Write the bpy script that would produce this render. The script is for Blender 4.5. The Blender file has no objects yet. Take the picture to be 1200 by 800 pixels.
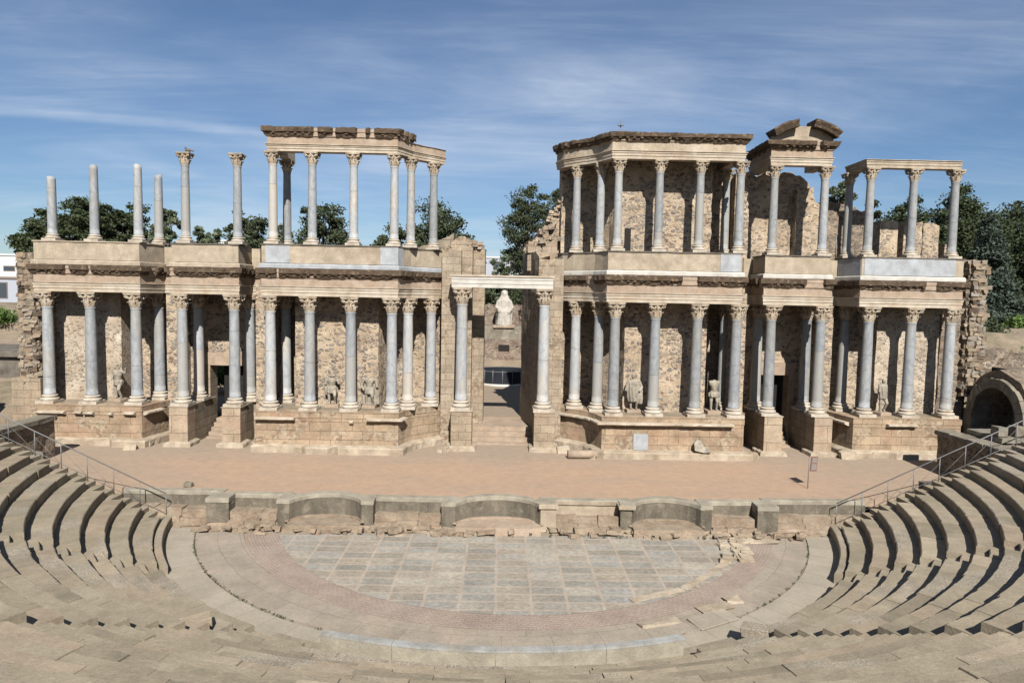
import bpy, bmesh, math, random
from mathutils import Vector, Matrix, noise
random.seed(7)
R_ = math.radians
scene = bpy.context.scene
COL = scene.collection
PI = math.pi

# ------------------------------------------------------------------ camera
EYE = Vector((0, 0, 9.6)); FPX = 800.0
_yw, _pt, _rl = R_(.86), R_(3.93), R_(1.1)
FWD = Vector((math.sin(_yw)*math.cos(_pt), math.cos(_yw)*math.cos(_pt), -math.sin(_pt)))
_r0 = Vector((math.cos(_yw), -math.sin(_yw), 0)); _u0 = _r0.cross(FWD)
RGT = math.cos(_rl)*_r0 + math.sin(_rl)*_u0
UPV = -math.sin(_rl)*_r0 + math.cos(_rl)*_u0
cam = bpy.data.cameras.new('camera'); camo = bpy.data.objects.new('camera', cam); COL.objects.link(camo)
cam.sensor_width = 36; cam.lens = 24; cam.clip_end = 3000; cam.clip_start = .1
M = Matrix((RGT, UPV, -FWD)).transposed().to_4x4(); M.translation = EYE
camo.matrix_world = M; scene.camera = camo

def ray(x, y): return FWD*FPX + RGT*(x-600) - UPV*(y-400)
def atY(x, y, Y):                     # photo point at a known depth -> world point
    d = ray(x, y); return EYE + d*(Y/d.y)
def atZ(x, y, z):                     # photo point on a level of known height
    d = ray(x, y); return EYE + d*((z-EYE.z)/d.z)
def X(x, Y): return atY(x, 400, Y).x

# ------------------------------------------------------------------ nodes
def nz(p, s=1.0, seed=0.0):
    return noise.noise(Vector((p[0]*s+seed, p[1]*s-seed*.7, p[2]*s+seed*.3)))

class NT:
    def __init__(s, name, rough=.9, bumpd=.02):
        s.m = bpy.data.materials.new(name); s.m.use_nodes = True
        s.t = s.m.node_tree; s.b = s.t.nodes['Principled BSDF']
        s.b.inputs['Roughness'].default_value = rough
        try: s.b.inputs['Specular IOR Level'].default_value = .25
        except Exception: pass
        s.g = s.n('ShaderNodeNewGeometry'); s.o = s.n('ShaderNodeObjectInfo'); s.tc = s.n('ShaderNodeTexCoord')
    def n(s, k, **kw):
        nd = s.t.nodes.new(k)
        for a, v in kw.items(): setattr(nd, a, v)
        return nd
    def l(s, a, b): s.t.links.new(a, b)
    def setin(s, nd, i, v):
        if v is None: return
        if hasattr(v, 'links'): s.l(v, nd.inputs[i])
        else: nd.inputs[i].default_value = v
    def math(s, op, a, b=None, c=None, clamp=False):
        nd = s.n('ShaderNodeMath', operation=op); nd.use_clamp = clamp
        s.setin(nd, 0, a); s.setin(nd, 1, b); s.setin(nd, 2, c)
        return nd.outputs[0]
    def vmath(s, op, a, b=None):
        nd = s.n('ShaderNodeVectorMath', operation=op); s.setin(nd, 0, a); s.setin(nd, 1, b); return nd.outputs[0]
    def noise(s, vec, scale, detail=4, rough=.55, dist=0.0):
        nd = s.n('ShaderNodeTexNoise'); s.l(vec, nd.inputs['Vector'])
        nd.inputs['Scale'].default_value = scale; nd.inputs['Detail'].default_value = detail
        nd.inputs['Roughness'].default_value = rough; nd.inputs['Distortion'].default_value = dist
        return nd.outputs['Fac']
    def ramp(s, f, stops, interp='LINEAR'):
        nd = s.n('ShaderNodeValToRGB'); s.l(f, nd.inputs[0]); cr = nd.color_ramp; cr.interpolation = interp
        while len(cr.elements) < len(stops): cr.elements.new(.5)
        for e, (p, c) in zip(cr.elements, stops):
            e.position = p
            e.color = (c, c, c, 1) if isinstance(c, (int, float)) else (c[0], c[1], c[2], 1)
        return nd.outputs[0]
    def mix(s, f, a, b, mode='MIX'):
        nd = s.n('ShaderNodeMix', data_type='RGBA', blend_type=mode)
        s.setin(nd, 0, f)
        for i, v in ((6, a), (7, b)):
            if isinstance(v, tuple): nd.inputs[i].default_value = (v[0], v[1], v[2], 1)
            elif isinstance(v, (int, float)): nd.inputs[i].default_value = (v, v, v, 1)
            else: s.l(v, nd.inputs[i])
        return nd.outputs[2]
    def mapr(s, f, a, b, c=0.0, d=1.0):
        nd = s.n('ShaderNodeMapRange'); s.l(f, nd.inputs[0])
        for i, v in zip((1, 2, 3, 4), (a, b, c, d)): nd.inputs[i].default_value = v
        return nd.outputs[0]
    def scalevec(s, vec, sc):
        nd = s.n('ShaderNodeVectorMath', operation='MULTIPLY'); s.l(vec, nd.inputs[0]); nd.inputs[1].default_value = sc
        return nd.outputs[0]
    def attr(s, name):
        nd = s.n('ShaderNodeAttribute'); nd.attribute_name = name; return nd.outputs['Fac']
    def done(s, col, bump=None, bd=.03, bs=1.0, k=.475):
        col = s.mix(1.0, col, k, 'MULTIPLY')
        s.l(col, s.b.inputs['Base Color'])
        if bump is not None:
            bn = s.n('ShaderNodeBump'); bn.inputs['Strength'].default_value = bs; bn.inputs['Distance'].default_value = bd
            s.l(bump, bn.inputs['Height']); s.l(bn.outputs[0], s.b.inputs['Normal'])
        return s.m

def tint_noise(nt, col, vec, amt=.25, scale=1.2):
    """dirt and weathering: broad plus fine mottling"""
    f = nt.noise(vec, scale, 5, .6)
    g = nt.noise(vec, scale*9, 4, .6)
    k = nt.mapr(f, .3, .7, 1-amt, 1+amt*.5)
    k2 = nt.mapr(g, .3, .7, 1-amt*.6, 1+amt*.4)
    c = nt.mix(1.0, col, k, 'MULTIPLY')
    return nt.mix(1.0, c, k2, 'MULTIPLY')

def wallcoord(nt):
    sp = nt.n('ShaderNodeSeparateXYZ'); nt.l(nt.g.outputs['Position'], sp.inputs[0])
    cb = nt.n('ShaderNodeCombineXYZ')
    nt.l(nt.math('ADD', sp.outputs[0], sp.outputs[1]), cb.inputs[0]); nt.l(sp.outputs[2], cb.inputs[1])
    return cb.outputs[0], sp

def mat_ashlar(name, c1, c2, mortar, bw=1.15, rh=.5, ms=.014, patch=(.42, .24, .15), patchamt=.5, rubble=0.0):
    nt = NT(name); P = nt.g.outputs['Position']; wc, sp = wallcoord(nt)
    dn = nt.n('ShaderNodeTexNoise'); nt.l(P, dn.inputs['Vector']); dn.inputs['Scale'].default_value = 1.7
    dv = nt.scalevec(nt.vmath('SUBTRACT', dn.outputs['Color'], (.5, .5, .5)), (.10, .06, 0))
    v = nt.vmath('ADD', wc, dv)
    br = nt.n('ShaderNodeTexBrick'); nt.l(v, br.inputs['Vector'])
    br.inputs['Color1'].default_value = (*c1, 1); br.inputs['Color2'].default_value = (*c2, 1); br.inputs['Mortar'].default_value = (*mortar, 1)
    br.inputs['Scale'].default_value = 1; br.inputs['Mortar Size'].default_value = ms; br.inputs['Mortar Smooth'].default_value = .3
    br.inputs['Brick Width'].default_value = bw; br.inputs['Row Height'].default_value = rh; br.inputs['Bias'].default_value = -.1
    col = br.outputs['Color']
    pf = nt.ramp(nt.noise(P, .55, 3, .6, .4), [(.5, 0), (.68, 1)])
    col = nt.mix(nt.math('MULTIPLY', pf, patchamt), col, patch)
    if rubble:
        vo = nt.n('ShaderNodeTexVoronoi', feature='F1'); nt.l(P, vo.inputs['Vector']); vo.inputs['Scale'].default_value = 6.5
        sep = nt.n('ShaderNodeSeparateColor'); nt.l(vo.outputs['Color'], sep.inputs[0])
        small = nt.ramp(sep.outputs[0], [(0, (.30, .19, .12)), (.5, (.5, .4, .28)), (1, (.62, .53, .4))])
        rf = nt.ramp(nt.noise(P, .8, 2, .5), [(.52, 0), (.56, 1)])
        col = nt.mix(nt.math('MULTIPLY', rf, rubble), col, small)
    col = tint_noise(nt, col, P, .3, 1.4)
    h = nt.math('ADD', nt.math('MULTIPLY', br.outputs['Fac'], -.9), nt.math('MULTIPLY', nt.noise(P, 9, 6, .65), .9))
    return nt.done(col, h, .035)

def mat_rubble(name, mortar, ramp, scale=3.0, cover=.55, edge=.10, amt=.3, stretch=1.5, lift=.05):
    nt = NT(name); P = nt.g.outputs['Position']
    dn = nt.n('ShaderNodeTexNoise'); nt.l(P, dn.inputs['Vector']); dn.inputs['Scale'].default_value = 2.3; dn.inputs['Detail'].default_value = 3
    v = nt.vmath('ADD', nt.scalevec(P, (1, 1, stretch)), nt.scalevec(dn.outputs['Color'], (.35, .35, .25)))
    big = nt.noise(P, .45, 3, .55); zone = nt.noise(P, .8, 4, .6, .5)
    def layer(sc, cov, ed):
        va = nt.n('ShaderNodeTexVoronoi', feature='F1'); nt.l(v, va.inputs['Vector']); va.inputs['Scale'].default_value = sc
        ve = nt.n('ShaderNodeTexVoronoi', feature='DISTANCE_TO_EDGE'); nt.l(v, ve.inputs['Vector']); ve.inputs['Scale'].default_value = sc
        sep = nt.n('ShaderNodeSeparateColor'); nt.l(va.outputs['Color'], sep.inputs[0])
        pick = nt.math('GREATER_THAN', nt.math('ADD', sep.outputs[1], nt.mapr(big, .3, .7, -.3, .3)), 1-cov)
        rag = nt.math('ADD', ve.outputs['Distance'], nt.math('MULTIPLY', nt.math('SUBTRACT', nt.noise(P, 16, 4), .5), .12))
        return nt.math('MULTIPLY', nt.mapr(rag, ed*.75, ed*1.25), pick), nt.ramp(sep.outputs[0], ramp)
    m1, c1 = layer(scale, cover, edge); m2, c2 = layer(scale*2.1, cover*.5, edge*.9)
    mcol = nt.mix(nt.ramp(zone, [(.42, 0), (.62, 1)]), mortar, tuple(x*y for x, y in zip(mortar, (.86, .82, .78))))
    mcol = nt.mix(nt.ramp(nt.noise(P, 1.9, 4, .65), [(.58, 0), (.7, 1)]), mcol, tuple(min(1, x*1.18) for x in mortar))
    col = nt.mix(m2, mcol, nt.mix(.5, c2, mortar)); col = nt.mix(m1, col, c1)
    col = tint_noise(nt, col, P, amt, 1.1)
    hole = nt.ramp(nt.noise(P, 7.5, 3, .6), [(.66, 0), (.72, 1)])
    col = nt.mix(nt.math('MULTIPLY', hole, .5), col, tuple(x*.3 for x in mortar))
    h = nt.math('ADD', nt.math('ADD', nt.math('MULTIPLY', m1, .8), nt.math('MULTIPLY', m2, .4)), nt.math('SUBTRACT', nt.math('MULTIPLY', nt.noise(P, 11, 6, .7), 1.1), hole))
    return nt.done(col, h, lift*1.3)

def mat_stone(name, base, dark, amt=.3, scale=1.3, streak=.35, bump=.02, rough=.9, light=None):
    nt = NT(name, rough); P = nt.g.outputs['Position']
    f = nt.noise(P, scale, 5, .62, .3)
    st = nt.noise(nt.scalevec(P, (3.2, 3.2, .5)), 1.0, 4, .6)
    col = nt.mix(nt.ramp(f, [(.42, 0), (.72, 1)]), base, dark)
    if light: col = nt.mix(nt.ramp(nt.noise(P, scale*2.1, 3, .5), [(.55, 0), (.7, 1)]), col, light)
    col = nt.mix(nt.math('MULTIPLY', nt.ramp(st, [(.5, 0), (.75, 1)]), streak), col, dark)
    col = tint_noise(nt, col, P, amt, 2.2)
    h = nt.noise(P, 12, 6, .68)
    return nt.done(col, h, bump)

def mat_tone(name, ramp, amt=.25, bump=.02, speck=0.0, scale=1.4, rough=.92):
    """stone whose every block carries its own tone attribute"""
    nt = NT(name, rough); P = nt.g.outputs['Position']
    col = nt.ramp(nt.attr('tone'), ramp)
    col = nt.mix(1.0, col, (1.0, .955, .885) if speck else (1, 1, 1), 'MULTIPLY')
    if speck:
        s = nt.ramp(nt.noise(P, 22, 3, .7), [(.42, 0), (.6, 1)])
        z = nt.ramp(nt.noise(P, .42, 2, .5), [(.57, 0), (.63, 1)])
        col = nt.mix(nt.math('MULTIPLY', nt.math('MULTIPLY', s, z), speck), col, (.62, .56, .47))
        s2 = nt.ramp(nt.noise(P, 31, 3, .7), [(.5, 0), (.62, 1)])
        col = nt.mix(nt.math('MULTIPLY', nt.math('MULTIPLY', s2, z), speck), col, (.17, .145, .12))
    lic = nt.ramp(nt.noise(P, .9, 5, .65, .4), [(.5, 0), (.7, 1)])
    col = nt.mix(nt.math('MULTIPLY', lic, .45), col, (.25, .215, .16))
    spot = nt.ramp(nt.noise(P, 4.5, 6, .7, .6), [(.58, 0), (.68, 1)])
    col = nt.mix(nt.math('MULTIPLY', spot, .35), col, (.22, .19, .145))
    pal = nt.ramp(nt.noise(P, 3.1, 5, .7, .3), [(.60, 0), (.7, 1)])
    col = nt.mix(nt.math('MULTIPLY', pal, .3), col, (.60, .54, .43))
    col = tint_noise(nt, col, P, amt, scale)
    h = nt.noise(P, 16, 6, .7)
    return nt.done(col, h, bump)

def mat_marble(name, a, b, vein, warm, rough=.62):
    nt = NT(name, rough); P = nt.tc.outputs['Object']
    off = nt.n('ShaderNodeCombineXYZ'); r = nt.o.outputs['Random']
    nt.l(nt.math('MULTIPLY', r, 37), off.inputs[0]); nt.l(nt.math('MULTIPLY', r, 91), off.inputs[2])
    v = nt.vmath('ADD', P, off.outputs[0])
    f = nt.noise(nt.scalevec(v, (2.4, 2.4, .8)), 1, 5, .6, .8)
    col = nt.mix(nt.ramp(f, [(.35, 0), (.65, 1)]), a, b)
    w = nt.n('ShaderNodeTexWave', wave_type='BANDS', bands_direction='DIAGONAL'); nt.l(v, w.inputs['Vector'])
    w.inputs['Scale'].default_value = .9; w.inputs['Distortion'].default_value = 9; w.inputs['Detail'].default_value = 4; w.inputs['Detail Scale'].default_value = 1.6
    col = nt.mix(nt.math('MULTIPLY', nt.ramp(w.outputs['Fac'], [(.0, 1), (.16, 0)]), .55), col, vein)
    g = nt.noise(nt.scalevec(v, (1.3, 1.3, .45)), 1, 3, .55)
    col = nt.mix(nt.math('MULTIPLY', nt.ramp(g, [(.48, 0), (.66, 1)]), .75), col, warm)
    k = nt.mapr(nt.noise(nt.scalevec(v, (1, 1, .35)), 7, 4, .6), .3, .7, .84, 1.1)
    col = nt.mix(1.0, col, k, 'MULTIPLY')
    sel = nt.mapr(r, 0, 1, .80, 1.12)
    col = nt.mix(1.0, col, sel, 'MULTIPLY')
    sz = nt.n('ShaderNodeSeparateXYZ'); nt.l(P, sz.inputs[0])
    r2 = nt.math('FRACT', nt.math('MULTIPLY', r, 17.3)); r3 = nt.math('FRACT', nt.math('MULTIPLY', r, 5.7))
    joint = nt.math('ADD', nt.math('MULTIPLY', r2, 3.6), nt.math('MULTIPLY', nt.noise(v, 2.5, 2), .25))
    rep_ = nt.math('MULTIPLY', nt.math('LESS_THAN', sz.outputs[2], joint), nt.math('GREATER_THAN', r3, .62))
    col = nt.mix(nt.math('MULTIPLY', rep_, .7), col, tuple(x*1.0 for x in warm))
    line = nt.math('LESS_THAN', nt.math('ABSOLUTE', nt.math('SUBTRACT', sz.outputs[2], joint)), .018)
    col = nt.mix(nt.math('MULTIPLY', line, .5), col, (.16, .14, .12))
    st = nt.ramp(nt.noise(nt.scalevec(v, (6, 6, .35)), 1, 4, .6), [(.55, 0), (.75, 1)])
    col = nt.mix(nt.math('MULTIPLY', st, .38), col, (.29, .26, .22))
    return nt.done(col, nt.noise(v, 17, 5, .6), .008)

def mat_polar(name, cx, cy, c1, c2, mortar, bw, rh, ms, amt=.2, warp=.0, stain=None):
    nt = NT(name); P = nt.g.outputs['Position']
    sp = nt.n('ShaderNodeSeparateXYZ'); nt.l(P, sp.inputs[0])
    dx = nt.math('SUBTRACT', sp.outputs[0], cx); dy = nt.math('SUBTRACT', sp.outputs[1], cy)
    rr = nt.math('SQRT', nt.math('ADD', nt.math('MULTIPLY', dx, dx), nt.math('MULTIPLY', dy, dy)))
    an = nt.math('MULTIPLY', nt.math('ARCTAN2', dx, nt.math('MULTIPLY', dy, -1)), 13.0)
    cb = nt.n('ShaderNodeCombineXYZ'); nt.l(an, cb.inputs[0]); nt.l(rr, cb.inputs[1])
    dn = nt.n('ShaderNodeTexNoise'); nt.l(P, dn.inputs['Vector']); dn.inputs['Scale'].default_value = 1.1
    v = nt.vmath('ADD', cb.outputs[0], nt.scalevec(dn.outputs['Color'], (warp, warp, 0)))
    br = nt.n('ShaderNodeTexBrick'); nt.l(v, br.inputs['Vector'])
    br.inputs['Color1'].default_value = (*c1, 1); br.inputs['Color2'].default_value = (*c2, 1); br.inputs['Mortar'].default_value = (*mortar, 1)
    br.inputs['Scale'].default_value = 1; br.inputs['Mortar Size'].default_value = ms; br.inputs['Mortar Smooth'].default_value = .2
    br.inputs['Brick Width'].default_value = bw; br.inputs['Row Height'].default_value = rh
    col = br.outputs['Color']
    if stain: col = nt.mix(nt.math('MULTIPLY', nt.ramp(nt.noise(P, .5, 4, .6), [(.47, 0), (.66, 1)]), .7), col, stain)
    col = tint_noise(nt, col, P, amt, 1.0)
    h = nt.math('ADD', nt.math('MULTIPLY', br.outputs['Fac'], -.6), nt.math('MULTIPLY', nt.noise(P, 13, 5, .65), .6))
    return nt.done(col, h, .02)

def mat_opus():
    """orchestra pavement: slabs of blue-grey marble between pinkish strips"""
    nt = NT('orchestra_marble', .7); P = nt.g.outputs['Position']
    sp = nt.n('ShaderNodeSeparateXYZ'); nt.l(P, sp.inputs[0])
    dn = nt.noise(P, .8, 2, .5)
    x = nt.math('ADD', sp.outputs[0], nt.math('MULTIPLY', dn, .10)); y = nt.math('ADD', sp.outputs[1], nt.math('MULTIPLY', dn, .06))
    cb = nt.n('ShaderNodeCombineXYZ'); nt.l(x, cb.inputs[0]); nt.l(y, cb.inputs[1])
    br = nt.n('ShaderNodeTexBrick', offset=0.0); nt.l(cb.outputs[0], br.inputs['Vector'])
    br.inputs['Scale'].default_value = 1; br.inputs['Mortar Size'].default_value = .05; br.inputs['Mortar Smooth'].default_value = .15
    br.inputs['Brick Width'].default_value = 1.12; br.inputs['Row Height'].default_value = .56; br.inputs['Bias'].default_value = 0
    br.inputs['Color1'].default_value = (0, 0, 0, 1); br.inputs['Color2'].default_value = (1, 1, 1, 1); br.inputs['Mortar'].default_value = (.5, .5, .5, 1)
    slab = nt.ramp(br.outputs['Color'], [(0, (.46, .455, .43)), (.3, (.375, .36, .325)), (.5, (.50, .445, .37)), (.72, (.445, .445, .43)), (1, (.58, .545, .475))])
    fine = nt.ramp(nt.noise(P, 7, 5, .7), [(.35, .76), (.7, 1.2)])
    slab = nt.mix(1.0, nt.mix(1.0, slab, fine, 'MULTIPLY'), (1.03, 1.0, .94), 'MULTIPLY')
    vo = nt.n('ShaderNodeTexVoronoi', feature='DISTANCE_TO_EDGE'); nt.l(P, vo.inputs['Vector']); vo.inputs['Scale'].default_value = 3.5
    crack = nt.ramp(vo.outputs['Distance'], [(.0, 1), (.035, 0)])
    zone = nt.ramp(nt.noise(P, .6, 2, .5), [(.5, 0), (.6, 1)])
    slab = nt.mix(nt.math('MULTIPLY', nt.math('MULTIPLY', crack, zone), .45), slab, (.33, .30, .26))
    worn = nt.ramp(nt.noise(P, .45, 3, .55), [(.45, 0), (.7, 1)])
    slab = nt.mix(nt.math('MULTIPLY', worn, .25), slab, (.44, .385, .31))
    strip = nt.mix(nt.noise(P, 3, 3), (.54, .45, .36), (.60, .52, .43))
    col = nt.mix(nt.math('MULTIPLY', br.outputs['Fac'], nt.mapr(nt.noise(P, 1.3, 3, .6), .35, .6, .75, 1)), slab, strip)
    col = tint_noise(nt, col, P, .18, .8)
    return nt.done(col, nt.noise(P, 10, 5, .6), .012)

def mat_sand(name, a, b, c):
    nt = NT(name, .95); P = nt.g.outputs['Position']
    f = nt.noise(nt.scalevec(P, (.25, .8, 1)), 1, 4, .55, .3)
    col = nt.mix(nt.ramp(f, [(.40, 0), (.66, 1)]), a, b)
    sp = nt.n('ShaderNodeSeparateXYZ'); nt.l(P, sp.inputs[0])
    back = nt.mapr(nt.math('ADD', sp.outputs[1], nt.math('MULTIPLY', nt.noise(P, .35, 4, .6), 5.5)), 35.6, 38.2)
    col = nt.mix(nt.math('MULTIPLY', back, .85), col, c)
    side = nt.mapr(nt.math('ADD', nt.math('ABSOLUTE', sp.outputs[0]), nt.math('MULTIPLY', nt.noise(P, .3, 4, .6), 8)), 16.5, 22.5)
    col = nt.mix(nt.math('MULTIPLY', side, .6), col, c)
    g = nt.noise(P, 26, 4, .7)
    col = nt.mix(1.0, col, nt.mapr(g, .3, .7, .88, 1.08), 'MULTIPLY')
    col = nt.mix(1.0, col, nt.mapr(nt.noise(P, 2.4, 4, .6), .3, .7, .9, 1.06), 'MULTIPLY')
    scf = nt.ramp(nt.noise(P, 5.5, 5, .7, 1.0), [(.56, 0), (.66, 1)])
    col = nt.mix(nt.math('MULTIPLY', scf, .22), col, c)
    return nt.done(col, nt.math('ADD', nt.noise(P, 18, 6, .7), nt.math('MULTIPLY', nt.noise(P, 4, 4, .7), .8)), .035)

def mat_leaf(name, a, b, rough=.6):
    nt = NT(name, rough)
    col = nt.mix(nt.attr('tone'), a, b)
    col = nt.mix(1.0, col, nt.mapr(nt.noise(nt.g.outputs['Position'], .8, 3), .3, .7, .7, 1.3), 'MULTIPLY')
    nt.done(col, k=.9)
    tr = nt.n('ShaderNodeBsdfTranslucent'); nt.l(col, tr.inputs[0])
    mx = nt.n('ShaderNodeMixShader'); mx.inputs[0].default_value = .22
    nt.l(nt.b.outputs[0], mx.inputs[1]); nt.l(tr.outputs[0], mx.inputs[2])
    nt.l(mx.outputs[0], nt.t.nodes['Material Output'].inputs[0])
    return nt.m

def mat_plain(name, c, rough=.6, metal=0.0, amt=.12):
    nt = NT(name, rough); nt.b.inputs['Metallic'].default_value = metal
    col = nt.mix(nt.noise(nt.g.outputs['Position'], 3, 4), tuple(v*(1-amt) for v in c), tuple(min(1, v*(1+amt)) for v in c))
    return nt.done(col)

MT = {}
MT['ashlar'] = mat_ashlar('tan_ashlar', (.58, .44, .30), (.46, .34, .225), (.29, .205, .14), 1.1, .47, .010, (.46, .27, .18), .5, .75)
MT['ashlar_grey'] = mat_ashlar('grey_ashlar', (.44, .37, .28), (.35, .29, .215), (.16, .12, .09), 1.1, .47, .014, (.42, .30, .2), .4, .3)
MT['quoin'] = mat_ashlar('quoin_blocks', (.53, .43, .31), (.45, .355, .25), (.33, .25, .17), .8, .44, .008, (.45, .28, .18), .4, .0)
MT['jamb_stone'] = mat_ashlar('worn_jamb_blocks', (.53, .44, .33), (.44, .355, .26), (.36, .28, .20), .7, .4, .007, (.46, .31, .21), .45, .7)
MT['pillar'] = mat_ashlar('pillar_blocks', (.60, .48, .35), (.52, .40, .28), (.22, .16, .11), 2.2, .95, .01, (.52, .33, .23), .6, .0)
MT['rubble'] = mat_rubble('rubble_masonry', (.74, .60, .44), [(0, (.30, .19, .14)), (.25, (.46, .40, .34)), (.5, (.27, .245, .23)), (.7, (.58, .49, .38)), (.85, (.42, .40, .37)), (1, (.40, .26, .18))], 4.1, .46, .12, .26)
MT['rubble_dark'] = mat_rubble('dark_rubble_masonry', (.52, .42, .31), [(0, (.27, .18, .13)), (.3, (.42, .35, .28)), (.6, (.21, .19, .175)), (.8, (.56, .47, .36)), (1, (.34, .23, .17))], 3.9, .75, .10, .35)
MT['plaster'] = mat_rubble('pale_mortared_wall', (.78, .665, .52), [(0, (.46, .33, .24)), (.4, (.62, .52, .40)), (.7, (.36, .31, .27)), (1, (.60, .43, .31))], 5.2, .36, .14, .24)
MT['flint'] = mat_rubble('flint_wall', (.52, .43, .32), [(0, (.20, .12, .10)), (.4, (.52, .44, .36)), (.7, (.32, .18, .14)), (1, (.6, .5, .4))], 3.2, .9, .07, .25)
MT['lime'] = mat_stone('pale_limestone', (.66, .56, .43), (.47, .37, .26), .26, .9, .35, .02)
MT['lime_pink'] = mat_stone('pinkish_frieze', (.58, .46, .35), (.46, .33, .23), .26, 1.1, .3, .02)
MT['fascia'] = mat_stone('cream_architrave', (.74, .65, .52), (.55, .42, .29), .2, .8, .3, .014)
MT['white'] = mat_stone('new_white_marble', (.78, .75, .68), (.62, .57, .49), .12, 1.2, .2, .008, .6)
MT['cream'] = mat_stone('cream_capital_marble', (.72, .62, .48), (.46, .32, .2), .35, 3.0, .2, .03)
MT['baseM'] = mat_stone('cream_base_marble', (.74, .67, .56), (.53, .42, .31), .25, 2.5, .2, .015)
MT['cornice'] = mat_stone('dark_brown_cornice', (.185, .13, .085), (.10, .07, .05), .4, 2.2, .3, .05, .95, (.33, .25, .16))  # dark brown stone with lighter patches
MT['parapet'] = mat_stone('parapet_stone', (.62, .52, .39), (.46, .37, .27), .25, .8, .45, .015)
MT['blue'] = mat_stone('blue_grey_marble_slab', (.56, .59, .62), (.44, .45, .46), .2, 1.5, .35, .008, .6)
MT['marble'] = mat_marble('grey_blue_marble', (.40, .425, .445), (.49, .505, .51), (.29, .325, .37), (.465, .45, .41))
MT['marble_pale'] = mat_marble('pale_repaired_marble', (.58, .58, .56), (.50, .53, .56), (.40, .43, .48), (.64, .57, .47))
MT['statue'] = mat_stone('weathered_statue_marble', (.52, .47, .38), (.33, .28, .215), .35, 5, .3, .02)
MT['statue_white'] = mat_stone('white_statue_marble', (.70, .66, .58), (.50, .45, .37), .15, 3, .2, .01)
MT['seat'] = mat_tone('seat_stone', [(0, (.33, .295, .23)), (.25, (.385, .35, .27)), (.45, (.46, .41, .325)), (.62, (.43, .385, .30)), (.8, (.46, .385, .30)), (1, (.56, .50, .395))], .2, .018, .75)
MT['concrete'] = mat_stone('weathered_grey_stone', (.37, .33, .26), (.20, .175, .13), .3, 1.0, .7, .02, .9, (.46, .42, .34))
MT['stained'] = mat_stone('stained_niche_stone', (.28, .245, .185), (.135, .118, .09), .3, 1.1, .85, .03, .9, (.36, .31, .235))
MT['kerb_top'] = mat_stone('worn_blue_grey_kerb_top', (.50, .51, .50), (.42, .39, .33), .25, 1.3, .3, .01, .7)
MT['cap_stone'] = mat_stone('pale_pier_cap', (.50, .455, .36), (.36, .32, .25), .22, 1.2, .3, .015)
MT['dark_stone'] = mat_stone('dark_weathered_slab', (.25, .22, .18), (.14, .12, .10), .3, 1.4, .3, .03)
MT['rock'] = mat_tone('loose_stones', [(0, (.09, .07, .05)), (.08, (.30, .215, .15)), (.3, (.50, .40, .28)), (.5, (.38, .32, .26)), (.7, (.56, .46, .33)), (.85, (.42, .29, .20)), (1, (.44, .41, .36))], .3, .05, 0, 3)
MT['redrock'] = mat_stone('reddish_bedrock', (.53, .425, .31), (.40, .29, .205), .3, 1.6, .2, .06, .95, (.52, .44, .34))
MT['sand'] = mat_sand('stage_sand', (.63, .44, .305), (.575, .42, .30), (.49, .395, .30))
MT['earth'] = mat_sand('dusty_earth', (.50, .385, .27), (.45, .35, .25), (.43, .34, .25))
MT['opus'] = mat_opus()
CX0, CY0 = .2, 30.5
MT['ring_pink'] = mat_polar('pink_brick_ring', CX0, CY0, (.51, .40, .325), (.47, .37, .305), (.42, .335, .27), .24, .11, .008, .18, .03, (.48, .40, .325))
MT['ring_grey'] = mat_polar('grey_slab_ring', CX0, CY0, (.48, .42, .335), (.44, .375, .295), (.37, .315, .25), 1.5, .8, .006, .2, .12, (.49, .395, .315))
MT['ring_cream'] = mat_polar('cream_slab_ring', CX0, CY0, (.52, .465, .37), (.475, .42, .33), (.39, .34, .265), .95, 3.0, .008, .16, .05, None)
MT['pine'] = mat_leaf('pine_needles', (.026, .038, .017), (.062, .080, .036))
MT['oak'] = mat_leaf('holm_oak_leaves', (.030, .042, .022), (.080, .095, .050))
MT['olive'] = mat_leaf('grey_green_leaves', (.06, .08, .045), (.15, .175, .11))
MT['cedar'] = mat_leaf('blue_green_needles', (.035, .052, .038), (.085, .11, .082))
MT['hedge'] = mat_leaf('bright_hedge_leaves', (.045, .08, .02), (.11, .17, .04))
MT['bark'] = mat_stone('bark', (.16, .12, .085), (.08, .06, .045), .3, 3, .5, .05)
MT['metal'] = mat_plain('grey_painted_steel', (.26, .26, .26), .55, .3)
MT['dark_metal'] = mat_plain('dark_blue_grey_panel', (.045, .055, .07), .3, .3)
MT['black'] = mat_plain('painted_opening_dark', (.02, .018, .016), .8)  # near-black colour painted for the shade inside doorways and openings
MT['house'] = mat_plain('white_render', (.80, .80, .80), .9, 0, .03)
MT['house_grey'] = mat_plain('blue_grey_render', (.52, .56, .63), .9, 0, .04)
MT['roof'] = mat_plain('brown_roof_tiles', (.30, .24, .20), .9)
MT['glass'] = mat_plain('window_glass', (.08, .10, .12), .15)
MT['wood'] = mat_plain('brown_door_wood', (.14, .085, .05), .7)
MT['sign'] = mat_plain('rust_red_sign_panel', (.30, .17, .14), .6)
MT['sign_sheet'] = mat_plain('faded_sign_sheet', (.36, .31, .29), .6)
MT['grass'] = mat_stone('grass_and_scrub', (.14, .16, .06), (.09, .11, .04), .3, .4, .1, .05, .95, (.3, .26, .15))
nt = NT('hill_ground', .95); P = nt.g.outputs['Position']
c = nt.mix(nt.ramp(nt.noise(P, .12, 5, .6), [(.56, 0), (.70, 1)]), (.42, .335, .24), (.14, .15, .07))
MT['ground'] = nt.done(tint_noise(nt, c, P, .25, .7), nt.noise(P, 3, 6, .7), .08)

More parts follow.
